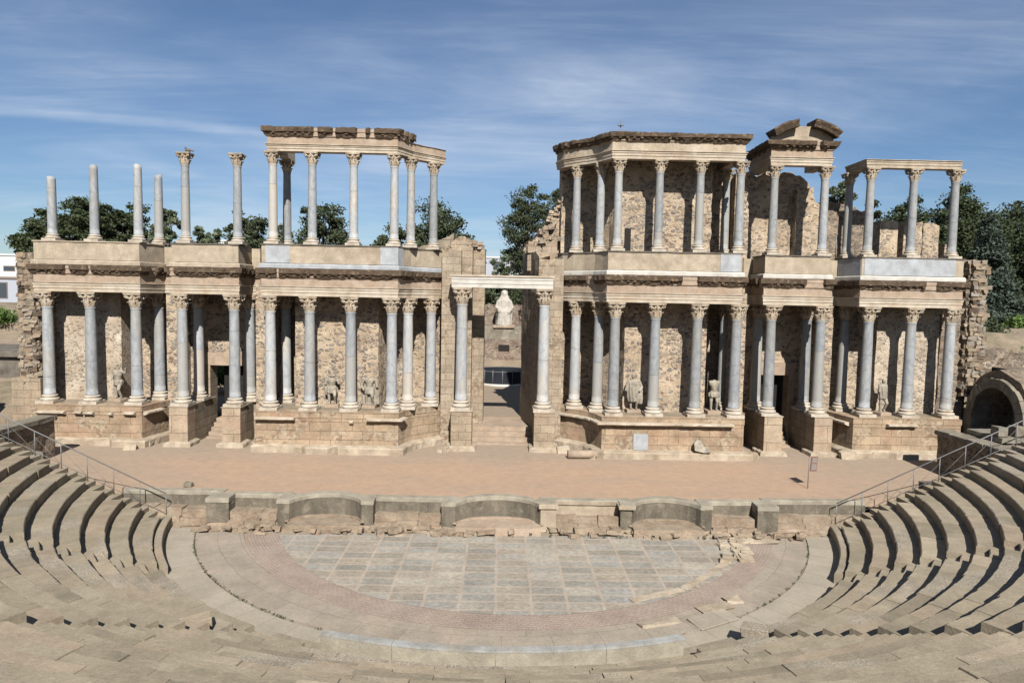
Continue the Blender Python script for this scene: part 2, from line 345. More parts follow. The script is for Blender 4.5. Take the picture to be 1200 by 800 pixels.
# ------------------------------------------------------------------ mesh builder
class MB:
    def __init__(s): s.v = []; s.f = []; s.t = []; s.sm = []
    def add(s, vs, fs, tone=.5, smooth=False):
        b = len(s.v); s.v += [tuple(v) for v in vs]
        for f in fs: s.f.append(tuple(b+i for i in f)); s.t.append(tone); s.sm.append(smooth)
    def box(s, x0, x1, y0, y1, z0, z1, tone=.5, jit=0.0, M=None):
        P = [(x, y, z) for z in (z0, z1) for (x, y) in ((x0, y0), (x1, y0), (x1, y1), (x0, y1))]
        if jit: P = [tuple(c+random.uniform(-jit, jit) for c in p) for p in P]
        if M is not None: P = [tuple(M @ Vector(p)) for p in P]
        s.add(P, [(0, 3, 2, 1), (4, 5, 6, 7), (0, 1, 5, 4), (1, 2, 6, 5), (2, 3, 7, 6), (3, 0, 4, 7)], tone)
    def prism(s, poly, z0, z1, tone=.5):
        n = len(poly); a = sum(poly[i][0]*poly[(i+1) % n][1]-poly[(i+1) % n][0]*poly[i][1] for i in range(n))
        if a < 0: poly = poly[::-1]
        vs = [(x, y, z0) for x, y in poly]+[(x, y, z1) for x, y in poly]
        s.add(vs, [tuple(range(n))[::-1], tuple(range(n, 2*n))]+[(i, (i+1) % n, n+(i+1) % n, n+i) for i in range(n)], tone)
    def lathe(s, prof, n=20, c=(0, 0, 0), fl=None, tone=.5, smooth=True, cap=True):
        vs = []
        for r, z in prof:
            for i in range(n):
                a = 2*PI*i/n; rr = r*(fl(a, z) if fl else 1)
                vs.append((c[0]+rr*math.cos(a), c[1]+rr*math.sin(a), c[2]+z))
        fs = [(j*n+i, j*n+(i+1) % n, (j+1)*n+(i+1) % n, (j+1)*n+i) for j in range(len(prof)-1) for i in range(n)]
        s.add(vs, fs, tone, smooth)
        if cap:
            k = (len(prof)-1)*n; b = len(s.v)-len(vs)
            s.f.append(tuple(b+i for i in range(n))[::-1]); s.t.append(tone); s.sm.append(False)
            s.f.append(tuple(b+k+i for i in range(n))); s.t.append(tone); s.sm.append(False)
    def tube(s, p0, p1, r0, r1=None, n=8, tone=.5, caps=True):
        r1 = r0 if r1 is None else r1
        p0 = Vector(p0); p1 = Vector(p1); d = (p1-p0).normalized()
        u = d.orthogonal().normalized(); w = d.cross(u)
        vs = [p+(u*math.cos(2*PI*i/n)+w*math.sin(2*PI*i/n))*r for p, r in ((p0, r0), (p1, r1)) for i in range(n)]
        fs = [(i, (i+1) % n, n+(i+1) % n, n+i) for i in range(n)]
        s.add(vs, fs, tone, True)
        if caps:
            b = len(s.v)-2*n
            s.f.append(tuple(b+i for i in range(n))[::-1]); s.t.append(tone); s.sm.append(False)
            s.f.append(tuple(b+n+i for i in range(n))); s.t.append(tone); s.sm.append(False)
    def ball(s, c, r, seg=10, rings=7, tone=.5):
        if not isinstance(r, (tuple, list)): r = (r, r, r)
        vs = [(c[0], c[1], c[2]-r[2])]
        for j in range(1, rings):
            p = -PI/2+PI*j/rings
            for i in range(seg):
                a = 2*PI*i/seg; vs.append((c[0]+r[0]*math.cos(p)*math.cos(a), c[1]+r[1]*math.cos(p)*math.sin(a), c[2]+r[2]*math.sin(p)))
        vs.append((c[0], c[1], c[2]+r[2])); N = len(vs)-1
        fs = [(0, 1+(i+1) % seg, 1+i) for i in range(seg)]
        for j in range(rings-2):
            for i in range(seg): fs.append((1+j*seg+i, 1+j*seg+(i+1) % seg, 1+(j+1)*seg+(i+1) % seg, 1+(j+1)*seg+i))
        fs += [(N, 1+(rings-2)*seg+i, 1+(rings-2)*seg+(i+1) % seg) for i in range(seg)]
        s.add(vs, fs, tone, True)
    def rock(s, c, r, tone=None, sq=.6):
        """irregular angular stone"""
        tone = random.random() if tone is None else tone
        rx, ry, rz = (r, r, r*sq) if not isinstance(r, tuple) else r
        j = lambda a: a*random.uniform(.72, 1.12)
        P = []
        for sx, sy, sz in [(a, b, d) for d in (-1, 1) for (a, b) in ((-1, -1), (1, -1), (1, 1), (-1, 1))]:
            P.append(Vector((sx*j(rx), sy*j(ry), sz*j(rz)*.93)))
        q = Matrix.Rotation(random.uniform(-.4, .4), 3, 'Z') @ Matrix.Rotation(random.uniform(-.25, .25), 3, 'X') @ Matrix.Rotation(random.uniform(-.16, .16), 3, 'Y')
        P = [q @ p + Vector(c) for p in P]
        s.add(P, [(0, 3, 2, 1), (4, 5, 6, 7), (0, 1, 5, 4), (1, 2, 6, 5), (2, 3, 7, 6), (3, 0, 4, 7)], tone)
    def build(s, name, mat, parent=None, loc=None, bevel=0, label=None):
        me = bpy.data.meshes.new(name); me.from_pydata(s.v, [], s.f); me.update()
        me.attributes.new('tone', 'FLOAT', 'FACE').data.foreach_set('value', s.t)
        me.polygons.foreach_set('use_smooth', s.sm)
        me.materials.append(MT[mat] if isinstance(mat, str) else mat)
        o = bpy.data.objects.new(name, me); COL.objects.link(o)
        if loc is not None: o.location = loc
        if parent is not None: o.parent = parent
        if bevel:
            b = o.modifiers.new('bevel', 'BEVEL'); b.width = bevel; b.segments = 2; b.limit_method = 'ANGLE'; b.angle_limit = R_(40)
        if label: o['label'] = label
        return o

def tag(o, label=None, cat=None, group=None, kind=None):
    if label: o['label'] = label
    if cat: o['category'] = cat
    if group: o['group'] = group
    if kind: o['kind'] = kind
    return o
def thing(name, label, cat, loc=(0, 0, 0), group=None, rotz=0, scale=1):
    o = bpy.data.objects.new(name, None); COL.objects.link(o); o.location = loc; o.rotation_euler = (0, 0, rotz)
    o.scale = (scale,)*3; o.empty_display_size = .3
    return tag(o, label, cat, group)

# path helpers -----------------------------------------------------
def resample(path, step):
    out = [(Vector(path[0]), 0.0)]; s = 0
    for a, b in zip(path[:-1], path[1:]):
        a, b = Vector(a), Vector(b); L = (b-a).length; n = max(1, round(L/step))
        for i in range(1, n+1): out.append((a.lerp(b, i/n), s+L*i/n))
        s += L
    return out
def mitres(pts):
    N = []
    for i, p in enumerate(pts):
        ds = []
        if i > 0: ds.append((p-pts[i-1]).normalized())
        if i < len(pts)-1: ds.append((pts[i+1]-p).normalized())
        ns = [Vector((d.y, -d.x)) for d in ds]
        n = sum(ns, Vector((0, 0)))
        n = n.normalized() if n.length > 1e-6 else ns[0]
        k = n.dot(ns[0]); N.append(n/max(k, .35))
    return N
def sweep(mb, path, prof, step=.3, amp=0.0, gaps=(), seed=0, tone=.5, gapk=0.0, flat=None):
    """closed profile [(outward offset, z)] run along a plan path; amp erodes it, gaps knock pieces off"""
    st = resample(path, step); pts = [p for p, _ in st]; N = mitres(pts); n = len(prof)
    vs = []
    for i, (p, s) in enumerate(st):
        g = 1.0
        for a, b in gaps:
            if a <= s <= b: g = gapk
        for j, (o, z) in enumerate(prof):
            oo = o*g if o > 0 else o
            if amp and o > -.01:
                q = Vector((p.x*1.9+seed, p.y*1.9, z*2.5)); d = noise.noise(q)*1.2+noise.noise(q*3.7)*.6
                oo -= amp*max(0, d+.15)*1.2; z = z + (amp*.5*noise.noise(q*2.1+Vector((9, 9, 9))) if 0 < j < n-1 else 0)
            v = p+N[i]*oo; vs.append((v.x, v.y, z))
    m = len(st); fs = []
    for i in range(m-1):
        for j in range(n):
            k = (j+1) % n; fs.append((i*n+j, i*n+k, (i+1)*n+k, (i+1)*n+j))
    fs += [tuple(range(n))[::-1], tuple((m-1)*n+j for j in range(n))]
    mb.add(vs, fs, tone)
    return st, N
def along(path, step, off=0.0):
    st = resample(path, step); pts = [p for p, _ in st]; N = mitres(pts)
    return [(pts[i]+N[i]*off, st[i][1], N[i]) for i in range(len(pts))]
def mirror(path): return [(-x, y) for x, y in reversed(path)]

def wall(mb, pts, thick, z0, top, step=.3, amp=.03, seed=0, jag=0.0, rows=.45):
    """masonry wall: grid front (outward side) with uneven face, top(s) gives the ruined height"""
    st = resample(pts, step); P = [p for p, _ in st]; N = mitres(P)
    tops = [top(s) if callable(top) else top for _, s in st]
    if jag:
        tops = [t + jag*round(2.2*noise.noise(Vector((s*1.3+seed, 3.3, seed))))/1.6 + jag*.3*noise.noise(Vector((s*5, seed, 1))) for t, (_, s) in zip(tops, st)]
    nz_ = max(2, int((max(tops)-z0)/rows)); m = len(st); base = len(mb.v); vs = []
    for side in (0, 1):
        for i in range(m):
            for j in range(nz_+1):
                z = z0+(tops[i]-z0)*j/nz_; p = P[i]+N[i]*(0 if side == 0 else -thick)
                d = amp*noise.noise(Vector((p.x*1.7+seed, p.y*1.7, z*1.7)))*2
                if side: d = -d
                q = p+N[i]*d; vs.append((q.x, q.y, z))
    k = nz_+1; fs = []
    for i in range(m-1):
        for j in range(nz_):
            fs.append((i*k+j, (i+1)*k+j, (i+1)*k+j+1, i*k+j+1))
            o = m*k; fs.append((o+i*k+j, o+i*k+j+1, o+(i+1)*k+j+1, o+(i+1)*k+j))
        o = m*k; fs.append((i*k+nz_, (i+1)*k+nz_, o+(i+1)*k+nz_, o+i*k+nz_)); fs.append((i*k, o+i*k, o+(i+1)*k, (i+1)*k))
    for i in (0, m-1):
        for j in range(nz_):
            o = m*k; f = (i*k+j, i*k+j+1, o+i*k+j+1, o+i*k+j); fs.append(f if i == 0 else f[::-1])
    mb.add(vs, fs, .5)
def lerp_top(pairs):
    def f(s):
        for (a, za), (b, zb) in zip(pairs[:-1], pairs[1:]):
            if s <= b: return za+(zb-za)*max(0, (s-a))/max(b-a, 1e-6)
        return pairs[-1][1]
    return f

def rubble_stack(mb, x0, x1, y0, y1, z0, topf, size=.3, core=True):
    z = z0
    while True:
        h = random.uniform(.15, .26)
        edge = []
        x = x0
        if z+h > max(topf(x0), topf(x1)): break
        if core: mb.box(x0+.06, x1-.06, y0+.06, y1-.06, z, z+h, .0)  # near-black core, shade of the gaps between stones put into its colour
        for ya in (y0, y1):
            x = x0-.05
            while x < x1:
                w = random.uniform(.18, .45)
                if z < topf(x): mb.rock((x+w/2, ya+random.uniform(-.06, .06), z+h/2), (w*.56, .2, h*.60))
                x += w
        for xa in (x0, x1):
            y = y0
            while y < y1:
                w = random.uniform(.18, .45)
                if z < topf(xa): mb.rock((xa+random.uniform(-.06, .06), y+w/2, z+h/2), (.2, w*.56, h*.60))
                y += w
        z += h

# ================================================================== COLUMNS
def mesh_base():
    m = MB(); m.box(-.47, .47, -.47, .47, 0, .15)
    prof = [(.44, .15)]
    for k in range(7): a = -PI/2+PI*k/6; prof.append((.40+.055*math.cos(a), .215+.065*math.sin(a)))
    prof += [(.37, .285), (.345, .31), (.345, .335), (.365, .35)]
    for k in range(6): a = -PI/2+PI*k/5; prof.append((.355+.035*math.cos(a), .39+.04*math.sin(a)))
    prof += [(.325, .44), (.315, .46)]
    m.lathe(prof, 28); return m
def mesh_shaft(h=4.71, broken=None, seed=1):
    prof = [(.315, 0), (.295, .05), (.288, .12)]
    n = 16
    for k in range(n+1):
        t = k/n; z = .12+(h-.24)*t; zz = z/4.71; prof.append((.288-.042*zz**1.7, z))
    if not broken: prof += [(.25, h-.10), (.272, h-.06), (.272, h)]
    m = MB(); m.lathe(prof, 24)
    if broken:
        N = 24; L = len(prof); k0 = (L-1)*N
        for i in range(N):
            x, y, z = m.v[k0+i]; m.v[k0+i] = (x, y, z+broken*(nz((x*3, y*3, seed))*1.4 + .35*x/.25))
    return m
def mesh_capital():
    m = MB()
    m.lathe([(.25, 0), (.27, .03), (.27, .06), (.245, .075), (.25, .3), (.29, .5), (.37, .68)], 20)
    def leaf(a, z0, h, r0, r1, w, th=.03):
        pr = []; ca, sa = math.cos(a), math.sin(a)
        prof = [(r0, 0, 1), (r0+.035, h*.45, 1.05), (r0+.06, h*.75, .9), (r1, h*.98, .65), (r1+.06, h*.93, .42), (r1+.07, h*.78, .2)]
        vs = []
        for (r, z, k) in prof:
            for sd in (-1, 1):
                for t in (0, 1):
                    rr = r-t*th - (0 if k > .5 else 0); off = sd*w*k/2
                    rr2 = rr-.02*abs(sd)
                    vs.append((ca*rr2-sa*off, sa*rr2+ca*off, z0+z))
            vs.append((ca*(r+.025), sa*(r+.025), z0+z))
        fs = []
        for i in range(len(prof)-1):
            b, c = i*5, i*5+5
            fs += [(b, b+4, c+4, c), (b+4, b+2, c+2, c+4), (b+1, c+1, c+3, b+3), (b, c, c+1, b+1), (b+2, b+3, c+3, c+2)]
        m.add(vs, fs, .5)
    for i in range(8): leaf(2*PI*i/8+PI/8, .07, .28, .265, .33, .2)
    for i in range(8): leaf(2*PI*i/8, .12, .46, .265, .37, .19)
    for i in range(4):
        a = PI/4+PI/2*i; ca, sa = math.cos(a), math.sin(a)
        for sd in (-1, 1):
            b = a+sd*.34
            m.tube((.27*math.cos(b), .27*math.sin(b), .42), (.47*ca-sd*.03*sa, .47*sa+sd*.03*ca, .63), .035, .04, 6)
        T = Matrix.Translation((.49*ca, .49*sa, .60)) @ Matrix.Rotation(a, 4, 'Z')
        vs = [T @ Vector((.075*math.cos(t), y, .085*math.sin(t))) for y in (-.05, .05) for t in [2*PI*k/10 for k in range(10)]]
        m.add(vs, [(k, (k+1) % 10, 10+(k+1) % 10, 10+k) for k in range(10)]+[tuple(range(10))[::-1], tuple(range(10, 20))], .5)
        b = PI/2*i
        m.tube((.30*math.cos(b), .30*math.sin(b), .5), (.37*math.cos(b), .37*math.sin(b), .69), .03, .05, 6)
    out = []
    for i in range(4):
        a = PI/4+PI/2*i
        for t in (-.07, .07): out.append((.60*math.cos(a+t), .60*math.sin(a+t)))
        for k in (1, 2, 3):
            b = a+PI/2*k/4; r = .40 if k == 2 else .435; out.append((r*math.cos(b), r*math.sin(b)))
    m.prism(out, .685, .74); m.prism([(x*1.04, y*1.04) for x, y in out], .745, .80)
    return m
_me = {}
def mesh_of(key, fn, mat):
    if key not in _me:
        o = fn().build(key.split('|')[0], mat); _me[key] = o.data; bpy.data.objects.remove(o)
    return _me[key]
def part(name, me, parent, z=0, rot=0):
    o = bpy.data.objects.new(name, me); COL.objects.link(o); o.parent = parent; o.location = (0, 0, z); o.rotation_euler = (0, 0, rot); return o

def column(x, y, z, scale, label, group, mat='marble', cap=True, shaft_h=None, rot=0, pale=None):
    t = thing('marble_column', label, 'column', (x, y, z), group, rot, scale)
    part('base', mesh_of('base', mesh_base, 'baseM'), t, 0)
    if shaft_h:
        part('shaft', mesh_of('shaft|b%.3f' % shaft_h, lambda: mesh_shaft(shaft_h, .16, shaft_h*3), mat), t, .46)
    else:
        part('shaft', mesh_of('shaft|'+mat, mesh_shaft, mat), t, .46, random.uniform(0, 6))
    if cap: part('capital', mesh_of('capital', mesh_capital, 'cream'), t, 5.17)
    return t

GL = 'columns of the lower storey'; GU = 'columns of the upper storey'
S_LOW = 5.97/5.97
low = [  # photo x, depth, label, material
 (57, 36.8, 'grey marble column, leftmost of the lower storey, beside the rubble end wall'),
 (107, 36.8, 'blue-grey column in the middle of the leftmost stone podium'),
 (160, 36.8, 'blue-grey column at right corner of leftmost podium, right of a statue'),
 (187, 38.6, 'set-back lower column just behind the right corner of the leftmost podium'),
 (214, 36.7, 'grey column on square pillar left of the left doorway'),
 (233, 38.6, 'half-hidden pale column behind the pillar left of the left doorway'),
 (275, 36.7, 'grey column on square pillar right of the left doorway'),
 (293, 38.6, 'set-back lower column behind the pillar right of the left doorway'),
 (317, 35.9, 'pale grey column at the left end of the left central podium'),
 (335, 38.4, 'set-back column in shade behind left end of the left central podium'),
 (363, 35.9, 'grey column left of the short-skirted headless statue, left central podium'),
 (411, 35.9, 'grey column standing between the two statues of the left central podium'),
 (459, 35.9, 'streaked grey column at the right front corner of the left central podium'),
 (478, 36.8, 'column with pale repaired lower half, first on curve of the left central podium'),
 (505, 38.0, 'slim pale column at back of the curve left of the central gateway'),
 (541, 36.8, 'tall veined column on pillar at left of the central gateway'),
 (637, 36.8, 'tall veined column on pillar at right of the central gateway'),
 (674, 38.0, 'slim pale column at back of the curve right of the central gateway'),
 (701, 37.1, 'shaded slim column on the curve, behind left corner of the right central podium'),
 (720, 35.9, 'grey column at the left front corner of the right central podium'),
 (767, 35.9, 'grey column right of the robed statue on the right central podium'),
 (816, 35.9, 'grey column left of the headless torso statue, right central podium'),
 (862, 35.9, 'grey column at the right end of the right central podium'),
 (848, 38.4, 'set-back column behind the right end of the right central podium'),
 (902, 36.7, 'grey column on square pillar left of the right doorway'),
 (887, 38.6, 'set-back lower column in shade left of the right doorway'),
 (960, 36.7, 'grey column on square pillar right of the right doorway'),
 (944, 38.6, 'set-back shaded column behind pillar right of the right doorway'),
 (1016, 36.8, 'blue column at left corner of rightmost podium, left of a statue'),
 (988, 38.6, 'set-back column in shade behind left corner of the rightmost podium'),
 (1066, 36.8, 'blue-grey column in the middle of the rightmost podium'),
 (1112, 36.8, 'grey column, rightmost of the lower storey, next to the rubble pier'),
]
pale = {233, 335, 505, 478, 674, 317}
for px, Y, lb in low:
    x = atY(px, 410, Y).x
    ctr = px in (541, 637)
    column(x, Y, 3.33, 6.60/5.97 if ctr else 5.97/5.97, lb, GL, 'marble_pale' if (px in pale or ctr) else 'marble', rot=random.choice([0, PI/2, PI]))
up = [  # x, depth, label, capital?, y of broken top
 (61, 36.8, 'short broken column shaft without capital, leftmost of the upper storey', 205),
 (110.5, 36.8, 'broken column shaft without capital, second from left on upper storey', 192),
 (162, 36.8, 'broken column shaft without capital at right corner of the leftmost parapet', 191),
 (186, 38.4, 'short set-back broken shaft without capital, fourth from left on upper storey', 203),
 (217.5, 36.7, 'free-standing upper column whose capital has a pigeon on it', None),
 (278.5, 36.7, 'free-standing upper column with capital, right of the one with the pigeon', None),
 (320, 35.9, 'upper column at left front corner of the left colonnade', None),
 (336.5, 38.3, 'set-back shaded upper column at back of the left colonnade', None),
 (366, 35.9, 'second front column of the upper left colonnade, dark tree behind it', None),
 (414.5, 35.9, 'third front column of the upper left colonnade, tree at its left', None),
 (462, 35.9, 'upper column at right front corner of the left colonnade', None),
 (481.5, 36.8, 'twisted-looking white-streaked upper column on curve of left colonnade', None),
 (508, 38.0, 'rightmost column of the upper left colonnade, at end of its curved beam', None),
 (675.5, 38.0, 'leftmost column of the roofed upper right colonnade', None),
 (703.5, 37.1, 'second column on the curve of the roofed upper right colonnade', None),
 (724, 35.9, 'upper column at left front corner of the roofed right colonnade', None),
 (772, 35.9, 'second front column of the roofed right colonnade, upper storey', None),
 (819.5, 35.9, 'third front column of the roofed right colonnade, upper storey', None),
 (866.5, 35.9, 'upper column at right front corner of the roofed right colonnade', None),
 (850, 38.2, 'set-back column half in shade behind right corner of roofed colonnade', None),
 (906, 36.7, 'upper column under the left end of the broken pediment', None),
 (965, 36.7, 'upper column under the right end of the broken pediment', None),
 (994, 38.4, 'set-back shaded column at left rear of the rightmost open frame', None),
 (1018.5, 36.8, 'upper column at the left front corner of the rightmost open frame', None),
 (1069, 36.8, 'middle front column of the rightmost open frame, upper storey', None),
 (1117.5, 36.8, 'rightmost column of the upper storey, end of the open frame', None),
]
US = 4.71/5.97
for px, Y, lb, br in up:
    x = atY(px, 250, Y).x
    if br:
        h = (atY(px, br, Y).z-11.97)/US-.46
        column(x, Y, 11.97, US, lb, GU, 'marble', False, round(h, 3))
    else:
        column(x, Y, 11.97, US, lb, GU, 'marble_pale' if px in (320, 462, 481.5, 414.5) else 'marble')

# ================================================================== PLAN PATHS (left half; right half mirrored)
curveB = [(-5.42, 35.5), (-5.2, 36.1), (-4.9, 36.72), (-4.42, 37.26), (-3.85, 37.72), (-3.3, 38.3), (-3.05, 38.85)]
eA = [(-24.7, 39.6), (-24.7, 36.42), (-19.15, 36.42), (-18.72, 38.2)]
eR1 = [(-18.72, 38.2), (-17.46, 38.2)]
eDL = [(-17.46, 38.2), (-17.46, 36.34), (-13.92, 36.34), (-13.92, 38.2)]
eR2 = [(-13.92, 38.2), (-12.46, 38.2)]
eB = [(-12.46, 38.2), (-12.46, 35.5)] + curveB
def off_path(path, d):
    P = [Vector(p) for p in path]; N = mitres(P); return [tuple(P[i]+N[i]*d) for i in range(len(P))]
SIDES = {'left': lambda p: p, 'right': mirror}

# ---- podiums
def podium(name, label, path, zt=3.33, mat='ashlar', ledges=(), seed=0, plinthgaps=()):
    t = thing(name, label, 'podium', (0, 0, 0))
    m = MB()
    sweep(m, path, [(-.7, 1.1), (0, 1.1), (0, 3.0), (0.03, 3.02), (0.03, zt), (-.7, zt)], .35, .018, seed=seed)
    m.build('die', mat, t)
    m = MB(); inner = off_path(path, -.5)
    m.prism(inner+[(inner[-1][0], 39.3), (inner[0][0], 39.3)], 1.1, zt-.006); m.build('platform', 'ashlar_grey', t)
    m = MB(); sweep(m, path, [(.002, 1.05), (.42, 1.05), (.42, 1.5), (.38, 1.56), (.002, 1.62)], .28, .07, plinthgaps, seed+5, gapk=.35)
    m.build('plinth_course', 'lime', t)
    st = along(path, .1)
    for (s0, s1, z, o) in ledges:
        seg = [tuple(p) for p, s, _ in st if s0 <= s <= s1]
        if len(seg) < 2: continue
        m = MB(); sweep(m, seg, [(.005, z-.13), (.12, z-.11), (o, z-.02), (o, z+.06), (.005, z+.08)], .2, .03, seed=seed+s0)
        m.build('ledge_block', 'fascia', t)
    return t
pA = [(-24.85, 38.4), (-24.85, 36.1), (-19.0, 36.1), (-18.5, 38.7)]
podium('stone_podium', 'ashlar podium at far left carrying three columns and a statue', pA, ledges=[(2.6, 4.2, 2.95, .26), (4.6, 5.1, 2.95, .24), (5.15, 5.75, 2.93, .25), (6.4, 6.7, 2.9, .22), (7.2, 7.9, 2.95, .26), (8.2, 9.6, 2.95, .3)], seed=1, plinthgaps=[(0, 3.2), (3.9, 6.6)])
pcurve = off_path(curveB, .12); pcurve[0] = (-5.3, 35.2)
pB = [(-12.75, 38.7), (-12.75, 35.2)]+pcurve
podium('stone_podium', 'ashlar podium left of the central gateway carrying two headless statues', pB, ledges=[(3.6, 5.7, 2.98, .3), (8.4, 8.65, 2.85, .2), (9.3, 11.6, 2.98, .32)], seed=2, plinthgaps=[(3.2, 6.2), (7.5, 7.9)])
podC = podium('stone_podium', 'ashlar podium right of the central gateway with a blue marble panel on its face', mirror(pB), ledges=[(0.2, 3.4, 2.98, .3), (3.5, 11.3, 3.0, .34)], seed=3, plinthgaps=[(13, 14)])
podium('stone_podium', 'ashlar podium at far right carrying three columns and a statue', mirror(pA), ledges=[(.6, 2.4, 2.97, .3), (4.4, 6.1, 2.98, .28)], seed=4, plinthgaps=[(3.6, 4.6)])

# ---- door pillars and spur walls behind them
def pillar(px, Y, w, label, mat='pillar', block=True):
    x = atY(px, 500, Y).x; t = thing('square_pillar', label, 'pillar', (x, Y, 1.1), 'square pillars under the doorway columns')
    m = MB(); m.box(-w/2, w/2, -w/2, w/2, .3, 2.2)
    m.build('shaft', mat, t, bevel=.02)
    m = MB(); sweep(m, [(-w/2, .5), (-w/2, -w/2), (w/2, -w/2), (w/2, .5)], [(-.3, -.05), (.28, -.05), (.24, .28), (.1, .34), (-.3, .36)], .2, .08, seed=px)
    m.build('foot_slab', 'lime', t)
    m = MB(); m.box(-w/2-.04, w/2+.04, -w/2-.04, w/2+.04, 2.2, 2.228); m.build('top_slab', 'fascia', t)
    return x
for px, lb in ((214, 'square stone pillar left of the left doorway steps'), (275, 'square stone pillar right of the left doorway steps'),
               (902, 'square stone pillar left of the right doorway steps'), (960, 'square stone pillar right of the right doorway steps')):
    x = pillar(px, 36.7, .98, lb)
    m = MB(); wall(m, [(x-.48, 37.2), (x+.48, 37.2)], 2.9, 1.1, 3.31, .24, .05, px)
    tag(m.build('spur_wall', 'ashlar_grey'), {214: 'rough masonry spur wall behind the pillar left of left doorway', 275: 'rough masonry spur wall behind the pillar right of left doorway', 902: 'shaded masonry spur wall behind pillar left of right doorway', 960: 'shaded masonry spur wall behind pillar right of right doorway'}[px], 'wall')
for px, lb in ((541, 'block-built pillar under the tall column left of central gateway'), (637, 'block-built pillar under the tall column right of central gateway')):
    x = pillar(px, 36.8, 1.12, lb, 'quoin')

# ---- recess infill between podiums (low masonry)
for sgn, nm in ((1, 'left'), (-1, 'right')):
    m = MB()
    for a, b in ((-18.45, -17.6), (-13.75, -12.8)):
        xs = sorted((sgn*a, sgn*b)); wall(m, [(xs[0], 37.9), (xs[1], 37.9)], 1.8, 1.1, 3.2, .3, .05, a)
    tag(m.build('low_infill_wall', 'ashlar_grey'), 'low masonry filling the recesses beside the %s doorway' % nm, 'wall')

# ================================================================== SCAENA BACK WALLS (lower storey)
def build_back(sgn, side):
    f = (lambda p: p) if sgn > 0 else mirror
    w = {'left': 'left', 'right': 'right'}[side]
    ZT = 9.9
    m = MB(); wall(m, f([(-25.0, 38.0), (-21.05, 38.0)]), 2.1, 1.1, ZT, .3, .03, 3+sgn)
    tag(m.build('rubble_wall', 'plaster'), 'pale mortared wall behind the columns of the far %s podium' % w, 'wall')
    m = MB(); wall(m, f([(-21.1, 39.5), (-18.6, 39.5)]), .7, 1.1, ZT, .3, .03, 5+sgn)
    wall(m, f([(-18.68, 38.25), (-17.92, 38.25)]), 2.0, 1.1, ZT, .25, .03, 6+sgn)
    tag(m.build('rubble_wall', 'rubble'), 'recessed wall and rubble pier between far %s podium and %s doorway' % (w, w), 'wall')
    # door wall
    t = thing('doorway_wall', 'wall pierced by the rectangular %s doorway, behind two square pillars' % w, 'wall')
    x0, x1 = (-16.8, -14.9)
    m = MB(); wall(m, f([(-17.95, 39.5), (x0-.4, 39.5)]), .9, 1.1, ZT, .3, .03, 8+sgn)
    wall(m, f([(x1+.4, 39.5), (-13.2, 39.5)]), .9, 1.1, ZT, .3, .03, 9+sgn)
    wall(m, f([(x0-.4, 39.5), (x1+.4, 39.5)]), .9, 5.95, ZT, .3, .03, 10+sgn)
    m.build('masonry', 'rubble', t)
    for a, b in ((x0-.4, x0), (x1, x1+.4)):
        m = MB(); q = sorted((a*sgn, b*sgn)); m.box(q[0], q[1], 39.43, 40.45, 1.1, 5.2)
        m.build('door_jamb', 'quoin', t, bevel=.015)
    m = MB(); q = sorted(((x0+.5)*sgn, x1*sgn)) if sgn > 0 else sorted((x0*sgn, (x1-.25)*sgn)); m.box(q[0], q[1], 40.2, 40.28, 1.5, 5.2); m.build('doorway_dark_sheet', 'black', t)  # near-black sheet added across the doorway, painted shade of its interior
    m = MB(); q = sorted(((x0-.4)*sgn, (x1+.4)*sgn)); m.box(q[0], q[1], 39.43, 40.45, 5.2, 5.945); m.build('lintel', 'lime_pink', t, bevel=.015)
    m = MB()
    for i in range(5):
        q = sorted(((-16.55)*sgn, (-14.8)*sgn)); m.box(q[0], q[1], 38.2+i*.36, 41.0, 1.1+i*.2, 1.1+(i+1)*.2+.001*i, jit=.012)
    tag(m.build('stone_steps', 'lime_pink'), 'worn stone steps rising to the %s doorway' % w, 'steps')
    # central-side walls
    m = MB(); wall(m, f([(-13.25, 36.9), (-12.62, 36.9)]), 3.2, 1.1, ZT, .2, .03, 12+sgn)
    tag(m.build('rubble_pier', 'rubble'), 'narrow rubble pier between the %s doorway and the %s central podium' % (w, w), 'pier')
    m = MB(); wall(m, f([(-12.65, 39.6), (-11.2, 39.6)]), .5, 1.1, ZT, .3, .03, 13+sgn)
    wall(m, f([(-11.2, 37.12), (-6.7, 37.12), (-6.45, 38.4), (-5.9, 39.2), (-5.1, 39.65), (-4.1, 39.7), (-3.3, 39.2)]), .75, 1.1, ZT, .3, .035, 14+sgn)
    tag(m.build('rubble_wall', 'rubble'), 'rubble wall with a curved end behind the statues of the %s central podium' % w, 'wall')
build_back(1, 'left'); build_back(-1, 'right')

# gateway jambs
zl = 12.9
t = thing('gateway_jamb', 'stepped masonry jamb left of the central gateway, ruined at its top', 'wall')
m = MB()
wall(m, [(-3.35, 37.75), (-2.3, 37.75)], 1.5, 1.1, lerp_top([(0, 11.9), (1.2, 11.9)]), .3, .02, 2, .12)
wall(m, [(-3.35, 38.6), (-1.72, 38.6)], 1.5, 1.1, lerp_top([(0, 11.9), (.5, 12.3), (1.6, 12.1)]), .3, .02, 4, .15)
wall(m, [(-3.0, 39.8), (-1.05, 39.8)], 1.9, 1.1, lerp_top([(0, 12.5), (.5, 12.9), (.85, 12.9), (.9, 12.6), (1.3, 12.5), (1.35, 12.1), (2, 12.0)]), .2, .02, 5, .1)
for k in range(46):
    x_ = random.uniform(-3.3, -1.2); m.rock((x_, random.uniform(39.7, 41), 12.75-.35*abs(x_+2.3)+random.uniform(-.35, .1)), random.uniform(.1, .2))
m.build('masonry', 'jamb_stone', t)
t = thing('gateway_jamb', 'stepped masonry jamb right of the central gateway, rising to a ragged slope', 'wall')
m = MB()
